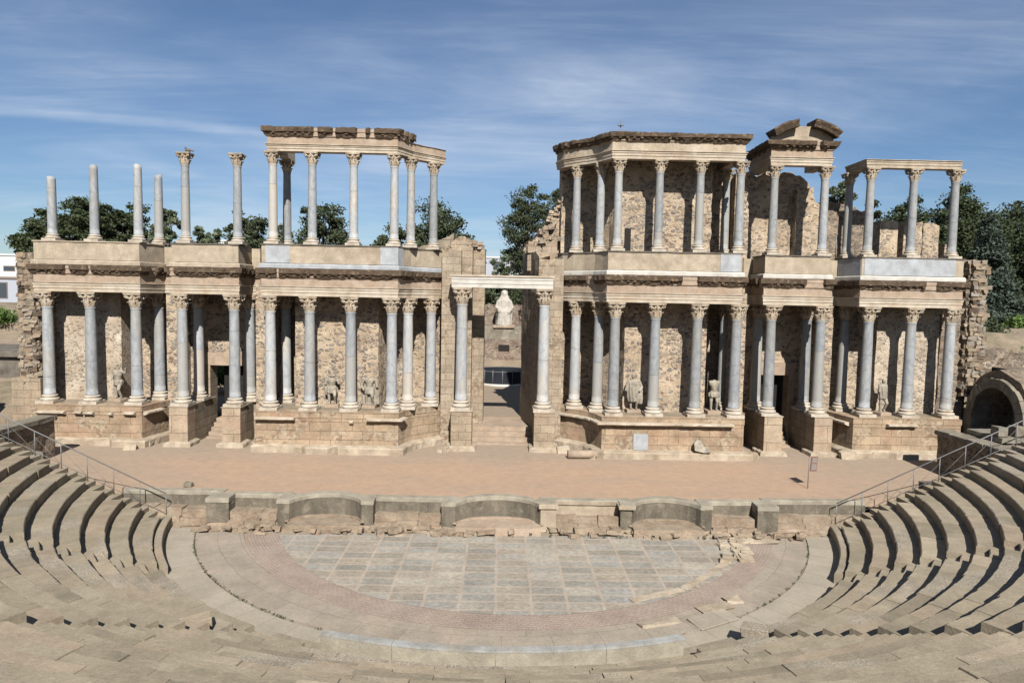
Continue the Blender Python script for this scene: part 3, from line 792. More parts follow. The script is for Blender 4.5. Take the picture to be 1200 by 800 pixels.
wall(m, [(1.2, 42), (1.98, 37.75), (3.35, 37.75)], .7, 1.1, lerp_top([(0, 12.3), (3.8, 12.0), (4.4, 11.6), (6, 11.6)]), .3, .025, 6, .1)
wall(m, [(1.4, 39.8), (2.15, 39.8)], 1.6, 11.0, 12.5, .2, .02, 8, .1)
wall(m, [(2.25, 39.6), (3.1, 39.6)], .5, 10.4, lerp_top([(0, 12.4), (.9, 13.0)]), .2, .02, 9, .1)
wall(m, [(2.15, 39.95), (2.3, 39.95)], 1.2, 10.4, 12.4, .2, .02, 9)
for k in range(50):
    x_ = random.uniform(1.3, 3.2); m.rock((x_, random.uniform(39.7, 41), 12.3+.45*(x_-1.3)+random.uniform(-.35, .1)), random.uniform(.1, .2))
m.build('masonry', 'jamb_stone', t)
m = MB(); SL = [(0, 12.4), (.6, 13.0), (1.0, 13.8), (1.35, 14.4), (1.8, 15.0), (2.1, 15.4), (2.6, 16.0), (4, 16.5)]
wall(m, [(1.45, 40.2), (5.2, 40.2)], 1.2, 11.3, lerp_top(SL), .2, .06, 11, .2)
for k in range(150):
    s = random.random()*2.6; zz = lerp_top(SL)(s)
    m.rock((1.45+s, 40.1+random.uniform(-.1, .5), zz+random.uniform(-1.0, .1)), random.uniform(.09, .19))
tag(m.build('ruined_wall', 'rubble'), 'ragged sloping rubble wall above and right of the gateway', 'wall')
m = MB()
for i in range(4): m.box(-1.9, 1.95, 37.7+i*.42, 42, 1.1, 1.2+.23*(i+1)-.12+.001*i, jit=.008)
tag(m.build('stone_steps', 'lime_pink'), 'worn steps in the central gateway leading to the garden', 'steps')
# white lintel across the gateway
t = thing('gateway_lintel', 'new white marble beam spanning the central gateway on two tall columns', 'lintel')
m = MB(); sweep(m, [(-2.72, 36.45), (2.68, 36.45)], [(-.72, 9.93), (0, 9.93), (0, 10.13), (.03, 10.14), (.03, 10.36), (.06, 10.37), (.06, 10.50), (-.72, 10.50)], 1.3, .004); m.build('beam', 'white', t)
m = MB(); m.box(-2.8, 2.76, 36.34, 37.2, 10.505, 10.6); m.build('cornice', 'fascia', t, bevel=.01)

# ================================================================== LOWER ENTABLATURES + PARAPETS
def entablature(label, path, z0, ha, hf, hc, cproj=.5, gaps=(), seed=0, cornice=True, frieze=True, name='entablature', width=.82, mat_f='lime_pink', cgaps_seed=None, modz=True, mata='fascia', cpath=None, breaks=0):
    t = thing(name, label, 'entablature')
    m = MB(); a = ha/3
    sweep(m, path, [(-width, z0), (0, z0), (0, z0+a), (.03, z0+a+.01), (.03, z0+2*a), (.06, z0+2*a+.01), (.06, z0+ha-.06), (.11, z0+ha-.03), (.11, z0+ha), (-width, z0+ha)], .3, .012, seed=seed)
    m.build('architrave', mata, t)
    if frieze:
        m = MB(); z = z0+ha
        sweep(m, path, [(-width+.02, z+.002), (0.01, z+.002), (0.01, z+hf-.06), (.07, z+hf-.01), (.07, z+hf), (-width+.02, z+hf)], .3, .014, seed=seed+1)
        m.build('frieze', mat_f, t)
    if cornice:
        p = cpath or path; z = z0+ha+hf
        m = MB(); sweep(m, p, [(-width+.06, z+.002), (.07, z+.002), (.07, z+hc*.5), (.10, z+hc*.55), (.10, z+hc-.03), (-width+.06, z+hc-.03)], .3, .015, seed=seed+9); m.build('cornice_core', 'lime_pink', t)
        m = MB()
        L = resample(p, 5)[-1][1]; rnd = random.Random(seed+77); g = list(gaps)
        for k in range(breaks): s = rnd.uniform(.3, L-.3); g.append((s, s+rnd.choice([.1, .15, .45, .8])))
        sweep(m, p, [(-width+.05, z-.03), (.09, z-.03), (.13, z+.04), (max(.14, cproj*.55), z+.08), (max(.15, cproj*.6), z+.15), (cproj*.95, z+.19), (cproj, z+hc-.05), (cproj*.97, z+hc), (-width+.05, z+hc)], .11, .075, g, seed+2, gapk=0.0)
        if modz:
            for q, s, N in along(p, .36):
                if any(a-.1 <= s <= b+.1 for a, b in g) or rnd.random() < .12: continue
                T = Matrix.Translation((q.x, q.y, 0)) @ Matrix.Rotation(math.atan2(N.y, N.x), 4, 'Z')
                m.box(.10, cproj*.72, -.07, .07, z+.10, z+.19, .3, .012, T)
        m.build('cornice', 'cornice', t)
    return t
Z0 = 9.31
pathsL = [('far left', eA, 'A'), ('left doorway', eDL, 'DL'), ('left central', eB, 'B')]
for nm, pth, k in pathsL:
    entablature('long carved beam with dark broken cornice above the %s lower columns' % nm, pth, Z0, .50, .45, .46, .27, seed=len(nm)*3, breaks=3)
for nm, pth, k in (('far right', eA, 'D'), ('right doorway', eDL, 'DR'), ('right central', eB, 'C')):
    entablature('long carved beam with dark broken cornice above the %s lower columns' % nm, mirror(pth), Z0, .50, .45, .46, .27, seed=len(nm)*5, breaks=2)
for f, sd in ((lambda p: p, 'left'), (mirror, 'right')):
    for pth, w in ((eR1, 'outer'), (eR2, 'inner')):
        entablature('short set-back beam in the %s recess beside the %s doorway' % (w, sd), f(pth), Z0+.003, .50, .45, .44, .25, seed=3, name='recess_entablature')
    # upper floor mass behind the beams
    m = MB(); outline = eA[1:]+eDL+eB[1:]
    q = f(off_path(outline, -.5)); xs = [p[0] for p in q]
    back = [(-3.0, 39.6), (-13.2, 40.85), (-25.2, 40.85)] if sd == 'left' else [(25.2, 40.85), (13.2, 40.85), (3.0, 39.6)]
    m.prism(q+back, Z0+.52, 11.86)
    tag(m.build('upper_terrace', 'ashlar_grey'), 'stone floor of the upper storey over the %s half of the stage building' % sd, 'terrace')

def parapet(label, path, mats, base='fascia', z0=10.735, seed=0, blocks=()):
    t = thing('upper_parapet', label, 'parapet'); p = off_path(path, -.02)
    m = MB(); sweep(m, p, [(-.6, z0), (.12, z0), (.12, z0+.17), (.07, z0+.23), (-.6, z0+.25)], .3, .02, seed=seed); m.build('base_moulding', base, t)
    m = MB(); sweep(m, p, [(-.6, z0+.252), (0, z0+.252), (0, 11.9), (-.6, 11.9)], .35, .012, seed=seed+1); m.build('panel', mats, t)
    m = MB(); sweep(m, p, [(-.6, 11.903), (.05, 11.903), (.05, 11.965), (-.6, 11.965)], .3, .02, seed=seed+2); m.build('coping', 'dark_stone' if seed % 2 else 'parapet', t)
    for s0, s1, mat in blocks:
        seg = [tuple(q) for q, s, _ in along(p, .05) if s0 <= s <= s1]
        m = MB(); sweep(m, seg, [(-.3, z0+.26), (.018, z0+.26), (.018, 11.898), (-.3, 11.898)], .5, .0); m.build('facing_slab', mat, t)
    return t
parapet('tan stone parapet at far left under three broken shafts', eA, 'parapet', 'parapet', seed=2)
parapet('tan parapet with dark coping under the two free-standing upper columns', eDL, 'parapet', 'parapet', seed=5)
parapet('parapet with blue-grey marble ends under the upper left colonnade', eB, 'parapet', 'blue', seed=7, blocks=[(2.85, 4.15, 'blue'), (8.75, 10.3, 'blue')])
parapet('cream parapet with white base under the roofed right colonnade', mirror(eB), 'parapet', 'white', seed=9, blocks=[(10.0, 11.1, 'blue')])
parapet('tan parapet with white base under the broken pediment', mirror(eDL), 'parapet', 'white', seed=11)
parapet('blue-grey marble parapet under the rightmost open frame', mirror(eA), 'parapet', 'white', seed=13, blocks=[(.05, 1.8, 'blue'), (1.95, 6.9, 'blue')])
for f, sd in ((lambda p: p, 'left'), (mirror, 'right')):
    for pth, w in ((eR1, 'outer'), (eR2, 'inner')):
        m = MB(); sweep(m, f(pth), [(-.6, 10.73), (0, 10.73), (0, 11.85), (-.6, 11.85)], .3, .02)
        tag(m.build('recess_parapet', 'parapet'), 'short set-back parapet in the %s recess by the %s doorway' % (w, sd), 'parapet')

# ================================================================== UPPER ENTABLATURES
ZU = 16.69
uB = [(-12.16, 38.65), (-12.16, 35.64), (-5.52, 35.64)]+[(x+.0, y+.07) for x, y in curveB[1:6]]
tB = thing('upper_entablature', 'beam over the upper left colonnade with a dark gap-toothed cornice', 'entablature')
t2 = entablature('x', uB, ZU, .36, .40, .44, .26, seed=21, cpath=uB[:5], breaks=0, width=.52,
                 gaps=[(5.35, 5.65), (6.4, 6.55), (7.6, 8.05), (8.3, 8.5), (10.0, 10.1), (10.35, 10.5), (11.8, 11.95)])
for c_ in list(t2.children): c_.parent = tB
bpy.data.objects.remove(t2)
uC = [(2.95, 39.3)]+[(-x, y+.07) for x, y in reversed(curveB[1:6])]+[(5.52, 35.64), (12.4, 35.64), (12.4, 38.65)]
entablature('intact roofed beam with projecting cornice over the upper right colonnade', uC, ZU, .42, .48, .40, .30, seed=23, name='upper_entablature', width=.52, mat_f='lime')
m = MB(); m.prism(off_path(uC, -.3)+[(12.2, 40.0), (3.4, 40.0)], 17.75, 17.95); tag(m.build('flat_roof', 'dark_stone'), 'flat roof slab over the upper right colonnade', 'roof')
uP = [(14.05, 39.6), (14.05, 36.44), (17.3, 36.44), (17.3, 38.6)]
tp = entablature('short beam carrying a broken curved pediment above the right doorway', uP, ZU, .42, .40, .42, .34, seed=29, name='pediment_entablature', width=.52, gaps=[(5.45, 5.75)])
# broken segmental pediment
pc = 15.685; zb = ZU+1.245; rad = 2.95; zc = zb+1.0-rad
m = MB(); pts = []
for k in range(13):
    a = R_(90+34-k*68/12); xx = pc+math.cos(a)*(rad-.12); zz = max(zb, zc+math.sin(a)*(rad-.12))
    pts.append((xx, zz))
pts = [(x, z-(.10 if 5 <= i <= 7 else 0)) for i, (x, z) in enumerate(pts)]
poly = [(pc-1.62, zb-.05)]+[p for p in pts]+[(pc+1.62, zb-.05)]
n = len(poly); vs = [(x, 36.40, z) for x, z in poly]+[(x, 36.95, z) for x, z in poly]
m.add(vs, [tuple(range(n)), tuple(range(2*n-1, n-1, -1))]+[(i, n+i, n+(i+1) % n, (i+1) % n) for i in range(n)])
m.build('tympanum', 'parapet', tp)
for a0, a1 in ((126, 99), (82, 52)):
    m = MB(); K = 9; vs = []; sec = [(36.27, -.30), (35.98, -.22), (35.86, -.02), (35.86, .07), (37.0, .09), (37.0, -.30)]
    for k in range(K):
        a = R_(a0+(a1-a0)*k/(K-1)); c_, s_ = math.cos(a), math.sin(a)
        for (y, dr) in sec:
            rr = rad+dr+random.uniform(-.02, .02); vs.append((pc+c_*rr, y+random.uniform(-.02, .02), zc+s_*rr))
    ns = len(sec); fs = [(k*ns+j, k*ns+(j+1) % ns, (k+1)*ns+(j+1) % ns, (k+1)*ns+j) for k in range(K-1) for j in range(ns)]
    fs += [tuple(range(ns))[::-1], tuple((K-1)*ns+j for j in range(ns))]
    m.add(vs, fs)
    for k in range(2*K):
        a = R_(a0+(a1-a0)*(k+.5)/(2*K)); c_, s_ = math.cos(a), math.sin(a)
        m.box(pc+c_*(rad-.24)-.05, pc+c_*(rad-.24)+.05, 35.93, 36.28, zc+s_*(rad-.24)-.07, zc+s_*(rad-.24)+.05, .5)
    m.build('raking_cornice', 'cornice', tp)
uD = [(19.22, 38.75), (19.22, 36.54), (24.3, 36.54)]
entablature('plain beam without frieze joining the rightmost four upper columns', uD, ZU, .42, 0, 0, 0, seed=31, name='upper_beam', frieze=False, cornice=False, width=.52, mata='lime')

# ================================================================== UPPER STOREY WALLS (right half)
m = MB()
wall(m, [(3.3, 39.7), (4.3, 39.85), (5.2, 39.6), (5.9, 38.6), (6.3, 37.3), (11.25, 37.3), (11.3, 39.3), (12.9, 39.3)], .7, 11.7, 17.7, .3, .04, 41)
tag(m.build('rubble_wall', 'rubble'), 'tall shaded rubble wall behind the roofed upper right colonnade', 'wall')
m = MB(); wall(m, [(6.55, 37.26), (6.9, 37.26)], .1, 12.0, 13.3, .2, 0); tag(m.build('wall_opening', 'black'), 'small dark opening low in the wall of the upper right colonnade', 'opening')
m = MB()
wall(m, [(12.9, 39.3), (13.9, 39.3), (16.9, 39.4), (18.4, 39.4)], .8, 11.7, lerp_top([(0, 16.7), (4.2, 16.7), (4.6, 16.3), (5.0, 15.2), (5.5, 15)]), .25, .05, 43, .25)
wall(m, [(16.55, 38.9), (17.5, 38.9)], 1.0, 11.7, 15.9, .25, .05, 44, .2)
wall(m, [(12.95, 38.6), (13.75, 38.6)], 1.2, 11.7, 16.6, .25, .05, 45, .1)
tag(m.build('rubble_wall', 'rubble'), 'rubble wall with broken top behind the broken pediment', 'wall')
m = MB()
wall(m, [(18.3, 39.7), (21.0, 39.7)], .8, 11.7, lerp_top([(0, 15.4), (1.2, 15.2), (1.9, 14.9), (2.7, 14.7)]), .25, .05, 46, .25)
wall(m, [(18.35, 38.9), (19.2, 38.9)], 1.2, 11.7, 14.7, .25, .05, 47, .2)
tag(m.build('ruined_wall', 'rubble_dark'), 'ruined wall stub left inside the rightmost open frame', 'wall')
for (a, b, zt, lb) in ((1024, 1045, 14.3, 'narrow rubble pier left of the middle upper right column'), (1052, 1073, 14.3, 'rubble pier directly behind the middle upper right column'), (1074, 1093, 14.15, 'widest rubble pier right of the middle upper right column'), (1100, 1112, 12.95, 'low rubble stump beside the rightmost upper column')):
    m = MB(); wall(m, [(X(a, 39.9), 39.9), (X(b, 39.9), 39.9)], .9, 11.7, zt, .2, .05, a, .12)
    tag(m.build('rubble_pier', 'rubble'), lb, 'pier', 'rubble piers on the upper right storey')
m = MB(); m.tube((18.1, 37.2, 11.9), (18.1, 37.2, 13.2), .03); m.tube((18.02, 37.2, 13.2), (18.18, 37.2, 13.2), .035)
tag(m.build('metal_post', 'metal'), 'short thin post between the pediment parapet and the marble parapet', 'post')
# left upper: ragged wall remains behind colonnade's curve
m = MB(); wall(m, [(-5.0, 39.9), (-2.9, 39.9)], .8, 11.3, lerp_top([(0, 12.1), (.9, 12.5), (2.1, 13.0)]), .25, .04, 51, .15)
tag(m.build('ruined_wall', 'ashlar_grey'), 'ragged wall stub behind the right end of the upper left parapet', 'wall')

# ================================================================== RUBBLE END WALLS
m = MB(); random.seed(11)
rubble_stack(m, X(26, 37.3), X(43, 37.3), 37.3, 40.0, 3.3, lambda x: 11.35-.25*(x < -25.6))
o = m.build('rubble_end_wall', 'rock'); tag(o, 'rough stacked-stone end wall at the far left of the stage building', 'wall')
m = MB(); wall(m, [(X(12, 37), 37.0), (X(46, 37), 37.0)], 3.0, 1.0, 4.6, .3, .03, 3)
tag(m.build('corner_pier', 'quoin'), 'block-built corner pier under the far left rubble end wall', 'pier')
m = MB(); wall(m, [(X(46, 37.5)-.05, 37.5), (-24.6, 37.5)], 2.5, 1.0, 11.2, .3, .05, 3)
tag(m.build('rubble_wall', 'rubble_dark'), 'dark rubble return wall beside the leftmost lower column', 'wall')
m = MB(); rubble_stack(m, X(1134, 37.6), X(1148, 37.6), 37.6, 40.2, 4.4, lambda x: 12.0)
tag(m.build('rubble_end_wall', 'rock'), 'tall narrow stack of rough stones at the far right of the stage building', 'wall')
m = MB(); wall(m, [(24.6, 37.9), (X(1131, 37.9)+.05, 37.9)], 2.5, 1.0, 11.3, .3, .05, 3)
wall(m, [(25.0, 38.2), (26.4, 38.2)], 2.0, 1.0, 4.6, .3, .05, 5)
tag(m.build('rubble_wall', 'rubble_dark'), 'dark rubble return wall beside the rightmost lower column', 'wall')

# ================================================================== STAGE FRONT (pulpitum)
def arc_pts(x0, x1, yf, depth, n=12):
    c = (x0+x1)/2; h = (x1-x0)/2; r = (h*h+depth*depth)/(2*depth); out = []
    a = math.asin(h/r)
    for k in range(n+1):
        t = -a+2*a*k/n; out.append((c+r*math.sin(t), yf+depth-r+r*math.cos(t)))
    return out
front = [(-15.6, 28.1), (-11.75, 28.1), (-11.75, 27.05), (-10.85, 27.05), (-10.85, 27.75), (-8.9, 27.72), (-8.9, 27.02)]
front += arc_pts(-8.42, -5.52, 27.02, .98)+[(-5.05, 27.0), (-5.05, 27.55), (-2.3, 27.5), (-2.3, 26.95)]
front += arc_pts(-1.75, 1.68, 26.95, 1.0)+[(2.28, 26.95), (2.28, 27.5), (4.92, 27.5), (4.92, 26.95)]
front += arc_pts(5.38, 8.18, 26.95, .98)+[(8.65, 27.0), (8.65, 27.62), (10.5, 27.66), (10.5, 26.98), (11.35, 26.98), (11.35, 27.9), (15.4, 27.95)]
t = thing('stage_front_wall', 'low grey stage front with curved and square niches facing the orchestra', 'wall')
m = MB(); sweep(m, front, [(-.32, -.1), (0, -.1), (0, 1.05), (-.32, 1.05)], .3, .01, seed=3); m.build('niche_wall', 'stained', t)
m = MB(); sweep(m, front, [(-.34, 1.053), (.014, 1.053), (.014, 1.20), (-.01, 1.222), (-.34, 1.226)], .3, .02, seed=4); m.build('coping', 'cap_stone', t)
for xa, xb, yf in ((-11.76, -10.84, 27.03), (-8.92, -8.40, 27.0), (-5.54, -5.03, 26.98), (-2.32, -1.73, 26.93), (1.66, 2.3, 26.93), (4.9, 5.4, 26.93), (8.16, 8.67, 26.97), (10.49, 11.36, 26.96)):
    m = MB(); m.box(xa, xb, yf, 27.9, 1.06, 1.232, .5, .012); m.build('pier_cap', 'cap_stone', t)
random.seed(15)
for xa, xb in ((-15.2, -11.8), (-10.84, -8.95), (-5.0, -2.35), (2.32, 4.9), (8.68, 10.48), (11.4, 15.0)):
    m = MB(); w_ = (xb-xa)/3; d_ = .35 if abs(xa) > 11 or xa < -14 else 0
    for k in range(3):
        m.box(xa+k*w_, xa+(k+1)*w_-.015, 27.18+d_, 28.2, 0, .66+random.uniform(-.06, .04), random.random(), .025)
        m.box(xa+k*w_, xa+(k+1)*w_-.015, 26.95+d_, 27.3+d_, 0, .36+random.uniform(-.08, .06), random.random(), .035)
    m.build('bench', 'redrock', t)
m = MB()
sweep(m, [(1.7, 27.3), (1.7, 26.93), (2.3, 26.93), (2.3, 27.45)], [(-.05, .0), (.02, .0), (.02, 1.0), (.1, 1.05), (.1, 1.19), (-.05, 1.225)], .3, .01)
sweep(m, [(1.64, 27.3), (1.64, 26.9), (2.34, 26.9), (2.34, 27.4)], [(-.02, .0), (.09, .0), (.09, .14), (.02, .19), (-.02, .19)], .3, .01)
sweep(m, [(2.32, 27.47), (4.9, 27.47)], [(-.02, .25), (.02, .25), (.02, 1.06), (-.02, 1.06)], .6, .01)
sweep(m, [(2.3, 27.46), (4.92, 27.46), (4.92, 26.92), (5.42, 26.92), (5.42, 27.2)], [(-.3, 1.06), (.08, 1.06), (.10, 1.19), (-.3, 1.222)], .3, .01)
m.build('restored_facing', 'parapet', t, label='restored pale marble facing with moulded edge right of centre')
random.seed(5)
m = MB()
bench = [(-15, 27.6), (-12, 27.5), (-11.9, 26.8), (-10.7, 26.75), (-9, 26.9), (-5, 26.75), (-2.4, 26.7), (2.4, 26.75), (5, 26.7), (8.6, 26.75), (10.4, 26.8), (11.6, 26.85), (15, 27.5)]
sweep(m, bench, [(-1.2, -.1), (.0, -.1), (.02, .1), (-.2, .14), (-.28, .24), (-1.2, .27)], .16, .11, seed=8)
for k in range(170):
    x = random.uniform(-12, 12.5); y = random.uniform(26.35, 27.0)
    m.rock((x, y, random.uniform(0, .25)), (random.uniform(.06, .28), random.uniform(.05, .18), random.uniform(.04, .12)))
tag(m.build('ruined_footing', 'redrock'), 'broken reddish masonry footing along the base of the stage front', 'masonry')
for (c_, h, lb) in ((-6.97, 1.45, 'left'), (0, 1.7, 'middle'), (6.8, 1.4, 'right')):
    m = MB(); pts = [(c_+h*math.cos(a), 26.85+.8*math.sin(a)*1.0) for a in [PI*k/14 for k in range(15)]]
    m.prism([(c_-h, 26.52), (c_+h, 26.52)]+pts, .02, .36)
    sweep(m, [(x, y) for x, y in pts[::-1]], [(-.14, .36), (.0, .36), (.0, .42), (-.14, .42)], .2, .02)
    tag(m.build('niche_step', 'redrock' if c_ else 'lime_pink'), 'rounded stone step inside the %s curved niche of the stage front' % lb, 'step')

# ================================================================== SETTING: floors, ground
def struct(o): o['kind'] = 'structure'; return o
m = MB(); sp_ = [(x, y+.3) for x, y in front]
m.prism(sp_+[(24.5, 28.3), (27.4, 29.5), (27.4, 41.5), (-27.4, 41.5), (-27.4, 29.5), (-24.5, 28.3)], .9, 1.195)
struct(m.build('stage_floor', 'sand'))
def disc_ring(mb, cx, cy, r0, r1, z, a0, a1, n=90, y_max=None):
    vs = []; fs = []
    for k in range(n+1):
        a = a0+(a1-a0)*k/n
        for r in (r0, r1): vs.append((cx+r*math.cos(a), cy+r*math.sin(a), z))
    if y_max is not None: vs = [(x, min(y, y_max), z) for x, y, z in vs]
    fs = [(2*k, 2*k+1, 2*k+3, 2*k+2) for k in range(n)]
    mb.add(vs, fs)
m = MB(); m.add([(-17, 14, -.03), (17, 14, -.03), (17, 28.6, -.03), (-17, 28.6, -.03)], [(0, 1, 2, 3)]); struct(m.build('orchestra_ground', 'earth'))
aL, aR = R_(-167), R_(-13)
m = MB(); disc_ring(m, CX0, CY0, 12.78, 14.4, .006, R_(-170), R_(-10), 120, 27.0); struct(m.build('outer_ring_pavement', 'ring_cream'))
m = MB(); disc_ring(m, CX0, CY0, 11.0, 12.74, .03, R_(-170), R_(-10), 120, 26.75)
disc_ring(m, CX0, CY0, 12.74, 12.74, .03, R_(-170), R_(-10), 120, 26.75)
b = len(m.v); n = 120
for k in range(n+1):
    a = R_(-170)+R_(160)*k/n; jr = 12.74+.02*nz((k*.9, 0, 0))
    for z in (.03, -.02): m.v.append((CX0+jr*math.cos(a), min(CY0+jr*math.sin(a), 26.75), z))
for k in range(n): m.f.append((b+2*k, b+2*k+2, b+2*k+3, b+2*k+1)); m.t.append(.5); m.sm.append(False)
struct(m.build('grey_ring_pavement', 'ring_grey'))
m = MB(); disc_ring(m, CX0+.3, CY0-.7, 0, 10.9, .036, R_(-180), R_(0), 120, 26.6)
struct(m.build('pink_ring_pavement', 'ring_pink'))
m = MB(); disc_ring(m, .62, 29.57, 0, 9.75, .044, R_(-163), R_(-17.5), 100, 26.62)
struct(m.build('orchestra_pavement', 'opus'))
# far ground sheet
def gh(x, y):
    th = min(1, max(0, (abs(x-0)-24.5)/4)); inside = (abs(x) < 27.6 and -10 < y < 41.8)
    ax = abs(x)
    base = -.35
    if y > 41.8 or ax > 27.6:
        base = 2.05
        if y > 58: base = 2.05+min(4.2, (y-58)*.21)
        if x > 27.0 and y > 24: base = 2.05+min(5.6, max(0, (x-27.0))*.9)*min(1, max(0, (y-34)/12))
        if x > 27 and y > 46: base = max(base, 7.2+min(2.0, (y-46)*.05))
        if x < -27 and y > 40: base = 3.2+min(4.0, (y-40)*.12)
        if y < 26: base = min(8.0, max(2.05, 2+(26-y)*.3))
        if not (ax < 11 and y < 64): base += .25*nz((x, y, 0), .15)
    if inside: base = -.35
    return base
xs = sorted(set([-1200, -600, -300, -200, -150]+[-110+i*5 for i in range(12)]+[-50+i*1.5 for i in range(15)]+[-27.61, -27.59, 27.59, 27.61]+[29+i*1.5 for i in range(15)]+[52+i*5 for i in range(12)]+[-25+i*2.5 for i in range(21)]+[150, 200, 300, 600, 1200]))
ys = sorted(set([-600, -200, -80, -40, -11, -9.9]+[-8+i*2 for i in range(24)]+[41.7, 41.81]+[43+i*1.5 for i in range(20)]+[75+i*6 for i in range(14)]+[170, 220, 300, 500, 900, 1600]))
m = MB(); vs = [(x, y, gh(x, y)) for y in ys for x in xs]; nx = len(xs)
m.add(vs, [(j*nx+i, j*nx+i+1, (j+1)*nx+i+1, (j+1)*nx+i) for j in range(len(ys)-1) for i in range(nx-1)], .5, True)
struct(m.build('ground', 'ground'))
m = MB(); m.prism([(-5, 41.5), (5, 41.5), (9, 66), (-9, 66)], 1.9, 2.1); struct(m.build('garden_path', 'earth'))

# ================================================================== SEATING
random.seed(21)
def R0(k): return 14.14+.71*k
def ZK(k): return .52+.342*k
NROW = 24
def arc_block(mb, r0, r1, a0, a1, z0, z1, tone, nseg=2, dz=0.0, dr=0.0):
    vs = []
    for k in range(nseg+1):
        a = a0+(a1-a0)*k/nseg; c_, s_ = math.cos(a), math.sin(a)
        q = Vector((c_*r0, s_*r0, z1)); wr_ = .022*max(0, noise.noise(q*2.3)+noise.noise(q*6)*.8+.1); ew = .02+wr_*1.6
        for r, z in ((r0+dr, z0), (r0+dr+wr_*.6, z1+dz-.02-wr_), (r0+dr+ew, z1+dz), (r1, z1+dz), (r1, z0)): vs.append((CX0+r*c_, CY0+r*s_, z))
    n = 5; fs = [(k*n+j, (k+1)*n+j, (k+1)*n+(j+1) % n, k*n+(j+1) % n) for k in range(nseg) for j in range(n)]
    fs += [tuple(range(n)), tuple(nseg*n+j for j in range(n))[::-1]]
    mb.add(vs, fs, tone)
def row(mb, k, a0, a1, rnd):
    r0, r1 = R0(k), R0(k+1)+.05; z1 = ZK(k); L = (a1-a0)*r0
    a = a0
    while a < a1-1e-4:
        w = rnd.uniform(.9, 2.3)/r0
        b = a+w
        if a1-b < .5/r0: b = a1
        gap = .008/r0 if rnd.random() < .6 else .022/r0
        arc_block(mb, r0, r1, a, b-gap, z1-.6, z1, min(1, max(0, rnd.gauss(.48, .24))), 8 if (b-a)*r0 > 1.2 else 5, rnd.gauss(0, .010), rnd.gauss(0, .012))
        a = b
AIS = [-143.0, -117.0, -90.0, -62.6, -37.0]; HW = .42
def end_ang(k, side, y=26.85):
    s = math.asin((y-CY0)/R0(k)); return s if side > 0 else -PI-s
wedges = [('at far left beside the stage', None, AIS[0]), ('at lower left between two stairways', AIS[0], AIS[1]), ('at bottom left of centre', AIS[1], AIS[2]),
          ('at bottom right of centre', AIS[2], AIS[3]), ('at lower right between two stairways', AIS[3], AIS[4]), ('at far right beside the stage', AIS[4], None)]
for lb, d0, d1 in wedges:
    t = thing('seating_wedge', 'curved stone seating tiers '+lb, 'seating', group='wedges of stone seating')
    rnd = random.Random(len(lb)*7)
    for k in range(NROW):
        r = R0(k)
        hw = (HW)/r
        a0 = end_ang(k, -1) if d0 is None else R_(d0)+(hw if not (d0 == -90 and k < 6) else 0)
        a1 = end_ang(k, 1) if d1 is None else R_(d1)-(hw if not (d1 == -90 and k < 6) else 0)
        m = MB()
        if k == 1 and d0 in (AIS[1], AIS[2]):      # sunken walkway behind the marble parapet
            cut = R_(-109.5) if d0 == AIS[1] else R_(-71)
            if d0 == AIS[1]: row(m, k, a0, cut, rnd); n0 = len(m.v); row(m, k, cut, a1, rnd)
            else: row(m, k, cut, a1, rnd); n0 = len(m.v); row(m, k, a0, cut, rnd)
            for i in range(n0, len(m.v)): x_, y_, z_ = m.v[i]; m.v[i] = (x_, y_, z_-.342)
        else: row(m, k, a0, a1, rnd)
        m.build('seat_row', 'seat', t)
for i, d in enumerate(AIS):
    lb = ['steep stairway cut through the seats at upper left', 'stairway cut through the seats at lower left', 'stairway cut through the seats at bottom centre', 'stairway cut through the seats at lower right', 'steep stairway cut through the seats at upper right'][i]
    t = thing('stairway', lb, 'stairs', group='stairways between the seating wedges')
    for k in range(6 if d == -90 else 0, NROW):
        r = R0(k); hw = HW/r; m = MB()
        arc_block(m, r, r+.36, R_(d)-hw, R_(d)+hw-.002, ZK(k)-.6, ZK(k)-.175, random.gauss(.55, .15), 2)
        arc_block(m, r+.36, r+.76, R_(d)-hw, R_(d)+hw-.002, ZK(k)-.6, ZK(k)-.002, random.gauss(.6, .15), 2)
        m.build('step', 'seat', t)
for side, lb in ((-1, 'narrow stair beside the handrail at the left end of the seating'), (1, 'narrow stair beside the handrail at the right end of the seating')):
    t = thing('end_stair', lb, 'stairs')
    for k in range(-1, NROW-4):
        r = R0(k)
        x0 = math.sqrt(max(0, r*r-3.3**2)); x1 = math.sqrt((r+.36)**2-3.3**2); x2 = math.sqrt((r+.71)**2-3.3**2)
        m = MB()
        for xa, xb, zz in ((x0, x1, ZK(k)-.175), (x1, x2, ZK(k)-.004)):
            q = sorted((CX0+side*xa, CX0+side*xb)); m.box(q[0]+.003, q[1]-.003, 26.8, 27.62, zz-.6, zz, random.gauss(.55, .15), .004)
        m.build('step', 'seat', t)
# low kerb wall in front of the side seats
for a0, a1, lb in ((-168, -144.5, 'low curved kerb in front of the left seats'), (-35.5, -12, 'low curved kerb in front of the right seats')):
    m = MB(); a = a0
    while a < a1-.01:
        b = min(a1, a+random.uniform(4, 7)); arc_block(m, 13.82, 14.08, R_(a), R_(b)-.0006, -.2, .37, random.gauss(.65, .1), 3); a = b
    tag(m.build('stone_kerb', 'seat'), lb, 'kerb')
